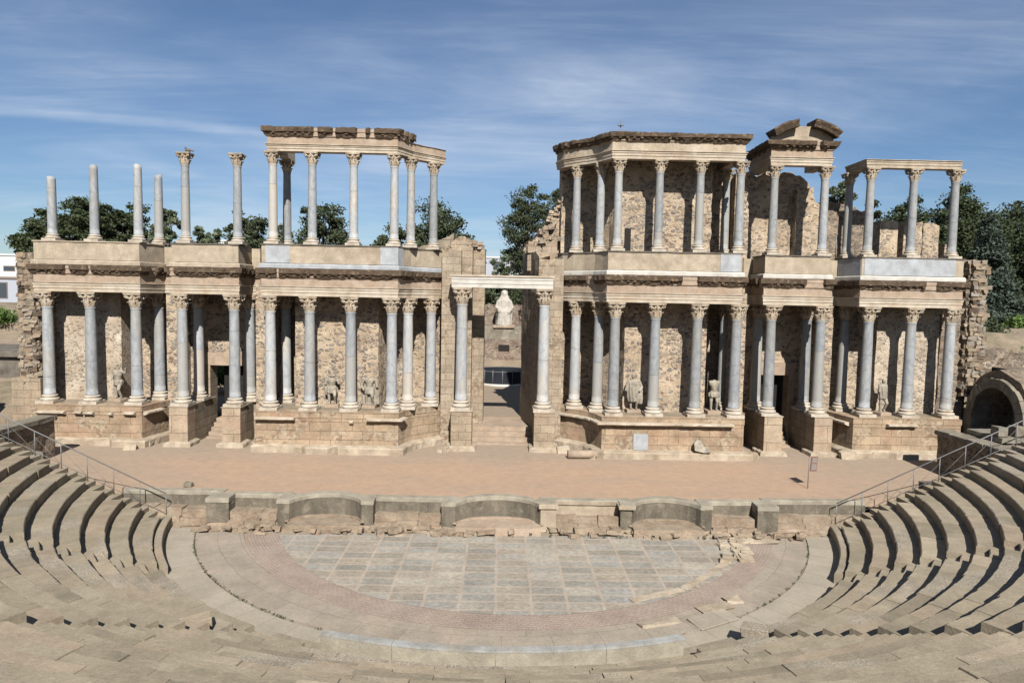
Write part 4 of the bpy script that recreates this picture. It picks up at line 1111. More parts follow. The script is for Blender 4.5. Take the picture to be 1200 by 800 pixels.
# marble parapet at bottom centre
t = thing('marble_parapet', 'low curved parapet with blue-white marble top at bottom centre', 'parapet')
m = MB()
for a0, a1 in ((-108.7, -101), (-101, -90.8), (-90.8, -80), (-80, -71.6)):
    arc_block(m, 14.30, 14.50, R_(a0), R_(a1)-.0006, .3, .93, .95, 5)
m.build('wall', 'cap_stone', t)
m = MB()
for a0, a1 in ((-108.75, -101), (-101, -90.8), (-90.8, -80), (-80, -71.5)):
    arc_block(m, 14.27, 14.51, R_(a0), R_(a1)-.0006, .933, .99, .95, 5)
m.build('marble_top', 'kerb_top', t)
# loose broken seat blocks on the stairways
for (x, y, z, lb) in ((230, 728, 1.1, 'broken speckled seat block lying at the foot of the lower left stairway'), (885, 738, .55, 'tilted seat block at the foot of the lower right stairway')):
    p = atZ(x, y, z); m = MB(); m.box(-.36, .36, -.2, .2, -.15, .12, .7, .03)
    o = m.build('stone_block', 'seat', loc=p, bevel=.02); o.rotation_euler = (.05, -.06, .6 if x < 600 else -.5); tag(o, lb, 'stone block')

# support fill beneath the cavea (keeps side views closed)
m = MB(); vs = []; n = 60
for k in range(n+1):
    a = R_(-190)+R_(200)*k/n
    for r, z in ((14.6, -.2), (32.2, 8.2), (34.5, 8.2), (34.5, -1)): vs.append((CX0+r*math.cos(a), min(26.7, CY0+r*math.sin(a)), z))
m.add(vs, [(k*4+j, k*4+j+1, (k+1)*4+j+1, (k+1)*4+j) for k in range(n) for j in range(3)])
struct(m.build('seating_embankment', 'earth'))

# ================================================================== HANDRAILS
def handrail(side, label):
    t = thing('handrail', label, 'handrail')
    def P(k, h): r = R0(k); return Vector((CX0+side*(math.sqrt(r*r-9)+.05), 27.5, ZK(k)-.17+h))
    ks = [-.15+1.45*i for i in range(14)]
    top = MB(); top.tube(P(ks[0], .95), P(ks[-1], .95), .023)
    top.build('top_rail', 'metal', t)
    lo = MB(); lo.tube(P(ks[0], .12), P(ks[-1], .12), .012, n=6); lo.build('bottom_rail', 'metal', t)
    for i, k in enumerate(ks):
        q = MB(); q.tube(P(k, -.15), P(k, .95), .019); q.build('post', 'metal', t)
        if i < len(ks)-1 and i > 0:
            q = MB(); q.tube(P(k, .12), P(ks[i+1], .72), .007, n=5); q.build('stay_wire', 'metal', t)
handrail(-1, 'thin grey steel handrail sloping down beside the left seats')
handrail(1, 'thin grey steel handrail sloping down beside the right seats')

# ================================================================== SIDE PASSAGES
random.seed(31)
def side_passage(sgn, sd):
    t = thing('side_entrance', 'dark slab-topped wall of the %s side entrance, above the end of the seats' % sd, 'entrance')
    path = [(-22.0, 27.9), (-22.0, 33.6), (-23.5, 33.6)] if sgn < 0 else [(23.5, 33.6), (22.0, 33.6), (22.0, 27.9)]
    path = path[::-1]
    m = MB(); wall(m, path[::-1] if sgn < 0 else path[::-1], .5, .8, 3.0, .35, .03, 7)
    m.build('wall', 'rubble_dark', t)
    m = MB(); xs = sorted((sgn*21.88, sgn*22.75)); y = 27.8
    while y < 33.6:
        L = random.uniform(.9, 1.6); m.box(xs[0], xs[1], y, min(33.7, y+L-.02), 3.01, 3.24, jit=.025); y += L
    m.build('slab_top', 'concrete', t, bevel=.02)
    t = thing('vaulted_entrance', 'round stone arch of the %s side entrance, half hidden behind the passage wall' % sd, 'arch')
    ax, cy, az, ri, ro = (25.9 if sgn > 0 else 28.3), 35.25, 3.6, 1.6, 2.12
    T = lambda u, z, d: (sgn*(ax+d), cy+u, z)
    m = MB(); n = 11
    for k in range(n):
        a0, a1 = PI*k/n, PI*(k+1)/n-.012; vs = []; j = random.uniform(-.06, .06); dj = random.uniform(-.03, .03)
        for a in (a0, (a0+a1)/2, a1):
            for r in (ri, ro+j):
                for d in (dj, .9): vs.append(T(r*math.cos(a), az+r*math.sin(a), d))
        fs = []
        for q in (0, 1): b = q*4; fs += [(b, b+4, b+6, b+2), (b+1, b+3, b+7, b+5), (b, b+1, b+5, b+4), (b+2, b+6, b+7, b+3)]
        fs += [(0, 2, 3, 1), (8, 9, 11, 10)]
        m.add(vs, fs, random.random())
    m.build('arch_ring', 'concrete', t)
    for u in (-1, 1):
        m = MB(); ys = sorted((cy+u*ri, cy+u*ro)); xs = sorted((sgn*ax, sgn*(ax+.9))); m.box(xs[0], xs[1], ys[0], ys[1], 1.0, az-.01); m.build('jamb', 'concrete', t, bevel=.02)
    m = MB(); K = 10; vs = []
    for k in range(K+1):
        a = PI*k/K
        for d in (.88, 6): vs.append(T((ri+.02)*math.cos(a), az+(ri+.02)*math.sin(a), d))
    m.add(vs, [(2*k, 2*k+1, 2*k+3, 2*k+2) for k in range(K)])
    xs = sorted((sgn*(ax+6), sgn*(ax+6.3))); m.box(xs[0], xs[1], cy-ro, cy+ro, 1, az+ri+.3)
    for u in (-1, 1): ys = sorted((cy+u*ri+u*.02, cy+u*(ri+.3))); xs = sorted((sgn*(ax+.9), sgn*(ax+6))); m.box(xs[0], xs[1], ys[0], ys[1], 1, az)
    m.build('vault', 'rubble_dark', t)
    m = MB(); vs = []; rr = ro+.35
    for k in range(K+1):
        a = PI*k/K
        for d in (.25, 6): vs.append(T(rr*math.cos(a)+.1*nz((k, 1, 2), .8), az+rr*math.sin(a)+.15*nz((k, d, 5), .9), d))
    m.add(vs, [(2*k, 2*k+2, 2*k+3, 2*k+1) for k in range(K)])
    b = len(m.v); m.v += [T((ro-.1)*math.cos(PI*k/K), az+(ro-.1)*math.sin(PI*k/K), .26) for k in range(K+1)]
    for k in range(K): m.f.append((2*k, b+k, b+k+1, 2*k+2)); m.t.append(.5); m.sm.append(False)
    m.build('rubble_cover', 'rubble_dark', t)
side_passage(-1, 'left'); side_passage(1, 'right')
t = thing('side_platform', 'stone platform in front of the right side arch, beyond the passage wall', 'platform')
m = MB(); m.box(22.8, 27, 30.4, 32.6, .9, 3.3, jit=.02); m.build('wall', 'rubble_dark', t)
m = MB(); m.box(22.78, 27, 30.3, 32.7, 3.31, 3.52, jit=.03); m.build('slab_top', 'concrete', t, bevel=.02)
for k, lb in enumerate(('leftmost squared block on the right platform', 'second squared block on the right platform', 'third squared block on the right platform', 'rightmost squared block on the right platform')):
    m = MB(); x = 23.0+k*.8; m.box(-.22, .22, -.25, .25, 0, random.uniform(.3, .5), .5, .03)
    tag(m.build('stone_block', 'concrete', loc=(x, 30.8, 3.53), bevel=.02), lb, 'stone block', 'squared blocks on the right platform')
m = MB(); m.box(-.3, .3, -.15, .15, 0, 1.35, .7, .04)
tag(m.build('standing_stone', 'concrete', loc=(-20.0, 29.4, 1.1), bevel=.03), 'upright stone slab between the left seats and the stage', 'stone')
m = MB(); wall(m, [(28.1, 38.5), (28.1, 33.0)], 6, 1, 6.0, .5, .15, 19); wall(m, [(26.2, 32.4), (28.2, 32.4)], .8, 1, 5.2, .4, .05, 21)
tag(m.build('ruined_wall', 'rubble_dark'), 'ruined masonry mass beside and behind the right side arch', 'wall')
m = MB(); m.lathe([(.3, 0), (.29, .15), (.26, .2), (.25, .62), (.27, .66), (.27, .72)], 16)
tag(m.build('column_stump', 'concrete', loc=(19.9, 28.9, 1.15)), 'short pale column stump behind the right handrail', 'column stump')
m = MB(); m.box(18.2, 20.6, 28.25, 28.9, 1.0, 1.9, jit=.03); tag(m.build('low_wall', 'dark_stone', bevel=.02), 'low dark wall at the right corner of the stage', 'wall')

# ================================================================== STATUES
def statue(name, label, loc, parts, h=1.0, mat='statue', rotz=0, base=(.36, .3, .16), cat='statue', voxel=.022, flutes=None):
    t = thing(name, label, cat, loc, None, rotz, h)
    m = MB()
    for p in parts:
        if p[0] == 'b': m.ball(p[1], p[2], 14, 10)
        elif p[0] == 't': m.tube(p[1], p[2], p[3], p[4], 12); m.ball(p[1], p[3]); m.ball(p[2], p[4])
        elif p[0] == 'd':   # fluted drapery: profile, flutes, amplitude, centre, flatten
            prof, fl, am, c_, sq = p[1:]
            k0 = len(m.v); m.lathe(prof, 48, (0, 0, 0), lambda a, z: 1+am*math.sin(fl*a+z*4)+am*.5*math.sin(fl*1.7*a-z*6), smooth=True)
            for i in range(k0, len(m.v)): x, y, z = m.v[i]; m.v[i] = (x+c_[0], y*sq+c_[1], z+c_[2])
    o = m.build('figure', mat, t)
    r = o.modifiers.new('remesh', 'REMESH'); r.mode = 'VOXEL'; r.voxel_size = voxel; r.use_smooth_shade = True
    s_ = o.modifiers.new('smooth', 'SMOOTH'); s_.factor = .5; s_.iterations = 2
    if base:
        m = MB(); m.box(-base[0], base[0], -base[1], base[1], -base[2], .02, .5, .015); m.build('pedestal', 'lime_pink', t, bevel=.02)
    return t
def torso(shy=1.42, w=.2):
    return [('t', (0, 0, 1.0), (0, 0, 1.25), .17, .2), ('b', (0, 0, 1.3), (.25, .15, .2)), ('t', (-w, 0, shy), (w, 0, shy), .1, .1)]
legs = lambda sp=.12, k=0.0: [('t', (-sp, 0, .9), (-sp-.02, -.02, .5), .12, .085), ('t', (-sp-.02, -.02, .5), (-sp, .03, .08), .08, .055), ('t', (-sp, -.08, .05), (-sp, .05, .06), .05, .05),
                        ('t', (sp, 0, .9), (sp+.03, -.07-k, .5), .12, .085), ('t', (sp+.03, -.07-k, .5), (sp+.04, .03, .08), .08, .055), ('t', (sp+.04, -.08, .05), (sp+.04, .05, .06), .05, .05)]
skirt = ('d', [(.15, 1.0), (.23, .95), (.26, .8), (.27, .62), (.2, .6)], 11, .06, (0, 0, 0), .8)
def place(px, py, Y): p = atY(px, py, Y); return (p.x, Y, 3.33+.16)
statue('statue', 'headless cuirassed statue in short skirt, left one on the left central podium', place(389, 474, 36.75),
       torso()+legs(.13, .1)+[skirt, ('t', (.27, 0, 1.42), (.34, -.05, 1.12), .08, .07), ('t', (-.27, 0, 1.42), (-.32, 0, 1.1), .09, .08), ('b', (.02, -.05, 1.53), (.2, .14, .1)),
                          ('d', [(.1, 1.5), (.18, 1.45), (.16, .9), (.12, .5)], 6, .1, (-.24, .12, 0), .6)], 1.03, rotz=.15)
statue('statue', 'broad headless statue in open cloak, right one on the left central podium', place(433, 474, 36.75),
       torso(1.38, .27)+legs(.15, .14)+[skirt, ('t', (-.34, 0, 1.4), (-.42, -.05, 1.05), .09, .08), ('t', (-.42, -.05, 1.05), (-.28, -.2, .85), .07, .06), ('t', (.34, 0, 1.4), (.40, -.02, 1.0), .09, .07),
                          ('d', [(.2, 1.45), (.4, 1.3), (.44, .9), (.48, .4), (.5, .02), (.1, .02)], 13, .06, (0, .18, 0), .35)], 1.0)
statue('statue', 'robed statue with small bowed head on the right central podium', place(742, 474, 36.75),
       torso(1.45, .24)+legs(.12, .06)+[('b', (-.04, -.03, 1.72), (.1, .11, .14)), ('t', (-.02, 0, 1.5), (-.03, -.01, 1.64), .07, .06), ('d', [(.12, 1.5), (.3, 1.38), (.35, 1.0), (.36, .62), (.30, .42), (.2, .4)], 12, .09, (0, .02, 0), .75),
                          ('t', (.3, 0, 1.42), (.4, -.08, 1.15), .08, .07), ('t', (.4, -.08, 1.15), (.26, -.26, 1.0), .07, .05), ('t', (-.3, 0, 1.4), (-.4, 0, 1.0), .08, .07), ('d', [(.05, 1.1), (.12, 1.0), (.15, .5), (.1, .3)], 7, .12, (.36, -.05, 0), .8)], 1.06)
statue('statue', 'armless headless torso statue with bare waist and legs, right central podium', place(836, 476, 36.75),
       [('b', (0, 0, 1.38), (.27, .16, .17)), ('t', (0, 0, 1.3), (0, 0, 1.05), .2, .16), ('t', (-.2, 0, 1.47), (.2, 0, 1.47), .1, .1), ('b', (0, 0, .95), (.22, .16, .16)), ('b', (0, 0, 1.56), (.09, .08, .05))]+legs(.12, .05)+[('d', [(.16, 1.0), (.27, .92), (.28, .75), (.2, .68)], 9, .09, (0, 0, 0), .8), ('t', (.24, -.02, .9), (.2, 0, .2), .07, .04)], 1.06)
statue('statue', 'slender statue with raised forearm on the leftmost podium', place(139, 470, 37.5),
       torso(1.42, .2)+legs(.13, .12)+[('t', (0, 0, 1.45), (0, -.02, 1.6), .06, .06), ('t', (.25, 0, 1.42), (.46, -.05, 1.35), .07, .06), ('t', (.46, -.05, 1.35), (.52, -.1, 1.62), .055, .04), ('t', (-.25, 0, 1.42), (-.33, 0, 1.1), .07, .06), ('t', (-.33, 0, 1.1), (-.25, -.2, .98), .05, .04),
                        ('d', [(.15, 1.02), (.25, .95), (.24, .72), (.15, .7)], 9, .08, (0, 0, 0), .85), ('t', (-.3, .1, 1.0), (-.28, .1, .1), .07, .08)], 1.05, rotz=-.2)
statue('statue', 'slim draped statue with bowed head on the rightmost podium', place(1033, 482, 37.2),
       torso(1.4, .17)+legs(.09, .12)+[('b', (0, -.04, 1.66), (.1, .11, .13)), ('t', (0, 0, 1.45), (0, -.02, 1.6), .06, .06), ('d', [(.1, 1.5), (.23, 1.36), (.25, 1.0), (.24, .72), (.15, .7)], 10, .08, (0, 0, 0), .8), ('t', (.22, 0, 1.4), (.26, 0, 1.05), .07, .06), ('t', (-.22, 0, 1.4), (-.26, -.04, 1.1), .07, .06)], 1.06, rotz=.3)
# seated white goddess beyond the gateway
YG = 66.0; pg = atY(590.5, 381, YG)
statue('seated_statue', 'white marble statue of a veiled seated woman beyond the central gateway', (pg.x, YG, pg.z),
       [('b', (0, 0, 1.85), (.15, .17, .2)), ('d', [(.05, 2.1), (.18, 2.02), (.21, 1.8), (.3, 1.6), (.42, 1.45), (.42, 1.0), (.3, .9)], 9, .04, (0, .04, 0), .75),
        ('t', (-.34, 0, 1.4), (-.46, -.08, 1.05), .12, .1), ('t', (.34, 0, 1.4), (.48, -.08, 1.05), .12, .1), ('t', (-.46, -.08, 1.05), (-.32, -.4, .95), .09, .06), ('t', (.48, -.08, 1.05), (.36, -.42, .9), .09, .06),
        ('b', (0, .0, 1.3), (.33, .22, .3)), ('t', (-.2, 0, .85), (-.24, -.5, .85), .2, .17), ('t', (.2, 0, .85), (.24, -.5, .82), .2, .17),
        ('d', [(.4, .0), (.42, .05), (.38, .4), (.38, .8), (.3, .95)], 14, .07, (0, -.45, 0), .55), ('d', [(.5, 0), (.5, .8), (.3, .9)], 10, .03, (0, .1, 0), .7)], 1.62, 'statue_white', 0, (.62, .8, .14), voxel=.03)

# ================================================================== GARDEN BEYOND THE GATEWAY
def bx(px0, px1, py0, py1, Y, dY, mat, name, label, cat, jit=0.0, amp=.03):
    a, b = atY(px0, py1, Y), atY(px1, py0, Y); m = MB()
    if amp: wall(m, [(a.x, Y), (b.x, Y)], dY, a.z, b.z, .4, amp, px0)
    else: m.box(a.x, b.x, Y, Y+dY, a.z, b.z)
    return tag(m.build(name, mat), label, cat)
bx(480, 720, 400, 424, 64.5, .8, 'flint', 'garden_wall', 'low reddish garden wall across the far side of the courtyard', 'wall')
bx(450, 740, 360, 400, 67.5, 1, 'flint', 'rear_wall', 'speckled red rubble wall behind the seated statue', 'wall')
bx(558, 625, 383, 402, 64.9, 2.2, 'concrete', 'statue_pedestal_wall', 'grey block wall supporting the seated white statue', 'wall')
m = MB(); a, b = atY(584, 411, 64.4), atY(597, 404, 64.4); m.box(a.x, b.x, 64.42, 64.46, a.z, b.z); tag(m.build('wall_opening', 'black'), 'dark rectangular opening in the low red garden wall', 'opening')
t = thing('round_enclosure', 'dark round glazed enclosure on a white kerb in the garden courtyard', 'enclosure', (atY(589, 440, 57.5).x, 57.5, 2.1))
m = MB(); m.lathe([(2.25, 0), (2.25, .16), (2.1, .16)], 48, cap=False); m.build('kerb', 'white', t)
m = MB(); m.lathe([(2.08, .1), (2.08, 1.15), (2.04, 1.15), (2.04, .1)], 48, smooth=False, cap=False); m.build('dark_panels', 'dark_metal', t)
m = MB(); m.lathe([(2.1, 1.15), (2.1, 1.2), (2.03, 1.2), (2.03, 1.15)], 48, smooth=False, cap=False); m.build('rim', 'metal', t)
for k in range(16):
    a = 2*PI*k/16; m = MB(); m.tube((2.1*math.cos(a), 2.1*math.sin(a), .1), (2.1*math.cos(a), 2.1*math.sin(a), 1.3), .03, n=6); m.build('post', 'metal', t)

# ================================================================== LOOSE STONES, SIGN, SMALL THINGS
random.seed(41)
def slab(px, py, z, sx, sy, sz, rz, mat, label, rx=0.0, ry=0.0, name='loose_slab', jit=.04):
    p = atZ(px, py, z) if z is not None else None; m = MB(); m.box(-sx/2, sx/2, -sy/2, sy/2, 0, sz, .7, jit)
    o = m.build(name, mat, loc=p, bevel=.015); o.rotation_euler = (rx, ry, rz); return tag(o, label, 'stone slab')
slab(163, 521, 1.2, 1.5, .7, .32, 0, 'lime', 'pale flat slab at the right foot of the leftmost podium')
slab(185, 517, 1.2, .8, 2.3, .35, -.35, 'lime_pink', 'long slanting block beside the leftmost podium', .0)
slab(86, 520, 1.2, .8, .3, .12, .1, 'fascia', 'small white slab near the foot of the leftmost podium')
slab(838, 712, .05, 1.15, .5, .05, .35, 'lime', 'large white marble slab loose on the pink pavement at right')
slab(858, 703, .05, .55, .4, .06, .15, 'lime', 'small white slab touching the large loose one at right')
slab(773, 730, .05, 1.3, .32, .05, .3, 'lime', 'narrow white marble strip on the pavement right of centre')
slab(894, 634, .05, 1.1, .55, .05, -.08, 'parapet', 'pale square slab at the back right of the orchestra')
slab(836, 726, .03, 1.5, .7, .06, .5, 'ring_cream', 'sunken grey paving block right of the white strip', .05, .03)
m = MB(); random.seed(44)
for k in range(26):
    a = random.uniform(-.1, .9); p = atZ(845+random.uniform(0, 32), 640+random.uniform(-8, 18), .05)
    m.rock((p.x, p.y, .08), (random.uniform(.1, .3), random.uniform(.08, .22), random.uniform(.03, .1)), .8)
tag(m.build('broken_marble', 'lime'), 'heap of broken pale marble at the right edge of the orchestra', 'rubble', kind='stuff')
m = MB()
for (x0, y0, x1, y1) in ((740, 704, 800, 690), (800, 690, 832, 672), (832, 672, 850, 660)):
    a, b = atZ(x0, y0, .05), atZ(x1, y1, .05); d = (b-a).normalized(); nn = Vector((-d.y, d.x, 0))*.14
    m.add([a-nn+Vector((0, 0, .02)), b-nn+Vector((0, 0, .02)), b+nn+Vector((0, 0, .02)), a+nn+Vector((0, 0, .02)), a-nn, b-nn, b+nn, a+nn], [(0, 1, 2, 3), (4, 5, 1, 0), (6, 7, 3, 2)])
tag(m.build('marble_edging', 'lime'), 'white marble edging strip along right rim of the orchestra pavement', 'edging')
# sign on stage
p = atZ(946.5, 572, 1.2); t = thing('information_sign', 'small rust-framed sign on thin pole standing on the stage at right', 'sign', p)
m = MB(); m.tube((0, 0, 0), (0, 0, 1.45), .018); m.build('pole', 'metal', t)
m = MB(); m.box(-.02, .42, -.03, .01, .78, 1.45, .5, 0, Matrix.Rotation(.5, 4, 'Z') @ Matrix.Rotation(.12, 4, 'Y')); m.build('panel', 'sign', t, bevel=.005)
m = MB(); m.box(.03, .37, -.036, -.031, .84, 1.12, .5, 0, Matrix.Rotation(.5, 4, 'Z') @ Matrix.Rotation(.12, 4, 'Y')); m.box(.03, .37, -.036, -.031, 1.17, 1.4, .5, 0, Matrix.Rotation(.5, 4, 'Z') @ Matrix.Rotation(.12, 4, 'Y')); m.build('sheet', 'sign_sheet', t)
# panels on right central podium
p = atY(750, 527, 35.15)
m = MB(); m.box(p.x-.36, p.x+.4, 35.13, 35.18, p.z, p.z+.85, .5, .01); m.build('marble_panel', 'blue', podC, label='blue-white square marble panel on the masonry face')
p = atY(822, 527, 34.8)
m = MB(); pts = [(-.35, .1), (-.38, .45), (-.22, .66), (0, .6), (.12, .3), (.4, .22), (.5, .02), (.1, 0)]
vs = [(p.x+x, 34.72+z*.22, 1.62+z) for x, z in pts]+[(p.x+x, 34.85+z*.22, 1.62+z) for x, z in pts]; n = len(pts)
m.add(vs, [tuple(range(n)), tuple(range(2*n-1, n-1, -1))]+[(i, n+i, n+(i+1) % n, (i+1) % n) for i in range(n)])
tag(m.build('relief_fragment', 'statue'), 'irregular pale relief fragment leaning on the right central podium', 'fragment')
p = atZ(682, 537, 1.2)
m = MB(); m.tube((-.75, 0, .22), (.75, 0, .22), .22, .21, 16); o = m.build('column_drum', 'lime_pink', loc=p); o.rotation_euler = (0, 0, .05)
tag(o, 'fallen pinkish column drum lying before the curve right of the gateway', 'column drum')
for i, (px, py, s) in enumerate(((70, 573, .2), (855+8, 0, 0))):
    pass
p = atZ(218, 573, 1.2); m = MB(); m.rock((0, 0, .1), (.17, .14, .12), .6); tag(m.build('boulder', 'concrete', loc=(-13.2, 28.7, 1.2), bevel=.03), 'small grey boulder on the left front edge of the stage', 'boulder')
# rough rocks at podium feet
rk = [(-19.2, 35.3, .2, 'rough rock at the right foot of the leftmost podium'), (-12.0, 35.6, .3, 'jagged rock beside the pillar right of the left doorway'), (13.2, 35.4, .26, 'jagged rock between the right central podium and the doorway pillar'),
      (18.6, 35.8, .28, 'jagged rock beside the pillar right of the right doorway'), (-3.0, 35.9, .2, 'small rock left of the pillar left of the gateway'), (3.4, 36.1, .26, 'pale rock right of the pillar right of the gateway'), (5.0, 35.0, .3, 'broken stone at the left foot of the right central podium')]
for x, y, r, lb in rk:
    m = MB(); m.rock((0, 0, r*.6), (r*1.5, r, r*.9), .7)
    for k in range(3): m.rock((random.uniform(-.3, .3), random.uniform(-.2, .2), r*.4), (r*.8, r*.7, r*.6), .7)
    tag(m.build('rock', 'lime', loc=(x, y, 1.18), bevel=.02), lb, 'rock', 'rocks at the foot of the stage building')
# lightning rod
p = atY(727, 157, 38.5)
m = MB(); m.tube((0, 0, 0), (0, 0, 1.45), .02); m.tube((-.17, 0, 1.15), (.17, 0, 1.15), .025); m.tube((0, -.17, 1.15), (0, .17, 1.15), .025); m.ball((0, 0, 1.15), .075)
tag(m.build('lightning_rod', 'metal', loc=(p.x, 38.5, 17.9)), 'thin rod with a cross-shaped tip on the roof of the right colonnade', 'rod')
# pigeon
p = atY(220.5, 183, 36.7)
t = thing('pigeon', 'dark pigeon perched on the capital of a free-standing upper column', 'bird', (p.x, 36.7, 16.68))
m = MB(); m.ball((0, 0, .14), (.17, .09, .09), 10, 8); m.ball((-.13, 0, .26), .055, 8, 6); m.tube((-.1, 0, .18), (-.13, 0, .25), .05, .04); m.tube((.12, 0, .14), (.3, 0, .1), .05, .025, 6); m.tube((-.17, 0, .26), (-.215, 0, .25), .012, .004, 5); m.tube((0, -.03, .08), (0, -.03, 0), .01, .01, 5); m.tube((0, .03, .08), (0, .03, 0), .01, .01, 5)
m.build('body', 'dark_stone', t)

# ================================================================== HOUSES
def house(label, px0, px1, py0, py1, Y, dY, mat, wins=(), roof=None):
    t = thing('house', label, 'house'); a, b = atY(px0, py1, Y), atY(px1, py0, Y)
    m = MB(); m.box(a.x, b.x, Y, Y+dY, a.z, b.z); m.build('wall', mat, t)
    m = MB(); m.box(a.x-.15, b.x+.15, Y-.15, Y+dY+.15, b.z+.003, b.z+.3); m.build('roof', roof or mat, t)
    for (u, v, w, h) in wins:
        p = atY(u, v, Y); f = MB(); f.box(p.x-w/2-.12, p.x+w/2+.12, Y-.06, Y-.003, p.z-h/2-.12, p.z+h/2+.12); fo = f.build('window', 'roof', t)
        g = MB(); g.box(p.x-w/2, p.x+w/2, Y-.1, Y-.063, p.z-h/2, p.z+h/2); g.build('pane', 'glass', fo)
    return t
house('white flat-roofed house behind the far left of the ruins', -60, 33, 300, 330, 110, 15, 'house', [(11, 314.5, 1.6, .6)])
house('white rooftop block on top of the far left white house', 26, 35, 292, 301, 113, 6, 'house')
house('blue-grey house with one small window at the left edge', -70, 22, 327, 372, 95, 12, 'house_grey', [(3, 340, 1.2, 2.0)], 'roof')
house('pale building glimpsed through the gap above the gateway', 545, 611, 303, 322, 130, 14, 'house_grey', [(583, 311, 1.5, 1.3), (603, 311, 1.5, 1.3)], 'house')
house('white building seen between the upper left columns', 252, 270, 283, 300, 140, 8, 'house')
m = MB(); a = atY(-20, 422, 60); b = atY(22, 378, 60); wall(m, [(a.x-25, 60), (b.x, 60)], 1.0, a.z-4, b.z, .8, .06, 3)
tag(m.build('boundary_wall', 'rubble_dark'), 'brown rubble boundary wall below the hedge at the left edge', 'wall')
m = MB(); m.prism([(-36, 44), (-27.6, 44), (-27.6, 49), (-36, 49)], 5.0, 5.4); m.box(-36, -27.8, 44.3, 44.6, 1.5, 5.0)
tag(m.build('shed', 'dark_stone'), 'low dark flat-roofed shed at the left edge behind the ruins', 'shed')
# right garden
bx(1160, 1172, 362, 376, 62, .6, 'lime', 'ruin_stub', 'pale square ruin stub in the shrubs at right', 'ruin')
bx(1178, 1215, 350, 362, 70, .6, 'lime_pink', 'garden_wall', 'pale low wall under the cedar at the right edge', 'wall')
m = MB(); wall(m, [(28.5, 45), (33.5, 46.2)], 1.2, 4.5, lerp_top([(0, 8.3), (2.5, 8.1), (5, 7.2)]), .3, .2, 5, .3)
tag(m.build('rock_outcrop', 'rubble_dark'), 'dark rubble outcrop on the slope right of the stone stack', 'outcrop')
m = MB(); wall(m, [(28.4, 41.5), (36, 43)], 1.2, 3.5, lerp_top([(0, 6.6), (2.5, 6.9), (5, 6.6), (8, 6)]), .3, .2, 6, .3)
tag(m.build('retaining_wall', 'rubble_dark'), 'low ruined retaining wall above the right side arch', 'wall')
# lamp-like post right
p0, p1 = atY(1165, 362, 60), atY(1165, 343, 60)
m = MB(); m.tube(p0, p1, .07); m.ball(p1, .22); tag(m.build('garden_lamp', 'metal'), 'short garden lamp post in front of the cedar', 'lamp')

# ================================================================== TREES
def leaves(mb, c, r, n, size, rnd, flat=1.0):
    for _ in range(n):
        while True:
            d = Vector((rnd.gauss(0, .5), rnd.gauss(0, .5), rnd.gauss(0, .5)*flat))
            if d.length < 1.25: break
        p = Vector(c)+Vector((d.x*r[0], d.y*r[1], d.z*r[2]))
        u = Vector((rnd.uniform(-1, 1), rnd.uniform(-1, 1), rnd.uniform(-1, 1))).normalized(); w = u.orthogonal().normalized()
        if rnd.random() < .5: w = u.cross(w)
        s = size*rnd.uniform(.6, 1.3)
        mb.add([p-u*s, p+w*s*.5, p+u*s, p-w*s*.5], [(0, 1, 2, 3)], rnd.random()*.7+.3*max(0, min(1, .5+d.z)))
def tree(name, label, cat, x, Y, zb, zt, w, kind='oak', clumps=46, per=150, size=.17, shape='round', seed=0, group=None, crown0=.3):
    rnd = random.Random(seed*13+5); t = thing(name, label, cat, (x, Y, zb), group); H = zt-zb
    tr = MB(); cr = MB()
    lean = rnd.uniform(-.04, .04)*H; top = Vector((lean, 0, H*(.93 if shape == 'cone' else .72)))
    P = [Vector((0, 0, 0)), Vector((lean*.3, .1, H*.25)), Vector((lean*.7, -.1, H*.5)), top]; r0 = .03*H+.05
    for i in range(3): tr.tube(P[i], P[i+1], r0*(1-.28*i), r0*(1-.28*(i+1)), 8, caps=False)
    for k in range(clumps):
        u = rnd.random()
        if shape == 'cone':
            z = H*(crown0+(1-crown0)*u); rad = w/2*(1-u)*.95+.15; a = rnd.uniform(0, 2*PI); q = rad*rnd.uniform(.45, 1)
            c_ = Vector((lean+q*math.cos(a), q*math.sin(a), z)); cr_r = (w*.11*(1.15-u)+.3,)*2+(w*.05+.22,)
        else:
            while True:
                d = Vector((rnd.uniform(-1, 1), rnd.uniform(-1, 1), rnd.uniform(-1, 1)))
                if .35 < d.length < 1: break
            zc_ = H*(crown0+1)/2; hh = H*(1-crown0)/2
            e = .92; wob = 1+.36*nz((d.x*2, d.y*2, d.z*2), 1, seed*3.1)
            c_ = Vector((lean+d.x*w/2*e*wob, d.y*w/2*e*wob, zc_+d.z*hh*e*wob)); s = rnd.choice([.08, .11, .15, .2])*rnd.uniform(.85, 1.15)*w
            cr_r = (s, s, s*(.45 if shape == 'pine' else .7))
        leaves(cr, c_, cr_r, int(per*rnd.uniform(.6, 1.3)), size, rnd)
        if k % 2 == 0:
            b = P[1].lerp(top, min(1, max(0, (c_.z/H-.3)*1.2))) ; tr.tube(b, c_, .012*H*.6, .02, 5, caps=False)
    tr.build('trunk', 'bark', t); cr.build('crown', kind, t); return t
def ptree(name, label, cat, x0, x1, ytop, Y, kind='oak', **kw):
    xc = (x0+x1)/2; p = atY(xc, ytop, Y); w = X(x1, Y)-X(x0, Y)
    zb = kw.pop('zb', gh(p.x, Y)-.2); w *= 1.1; kw['clumps'] = int(kw.get('clumps', 46)*1.7)
    return tree(name, label, cat, p.x, Y, zb, p.z, w, kind, **kw)
GT = 'trees behind the stage building'
ptree('pine_tree', 'dark spreading pine behind the leftmost broken shaft', 'tree', 28, 84, 242, 68, 'pine', shape='pine', clumps=44, seed=1, group=GT, crown0=.45)
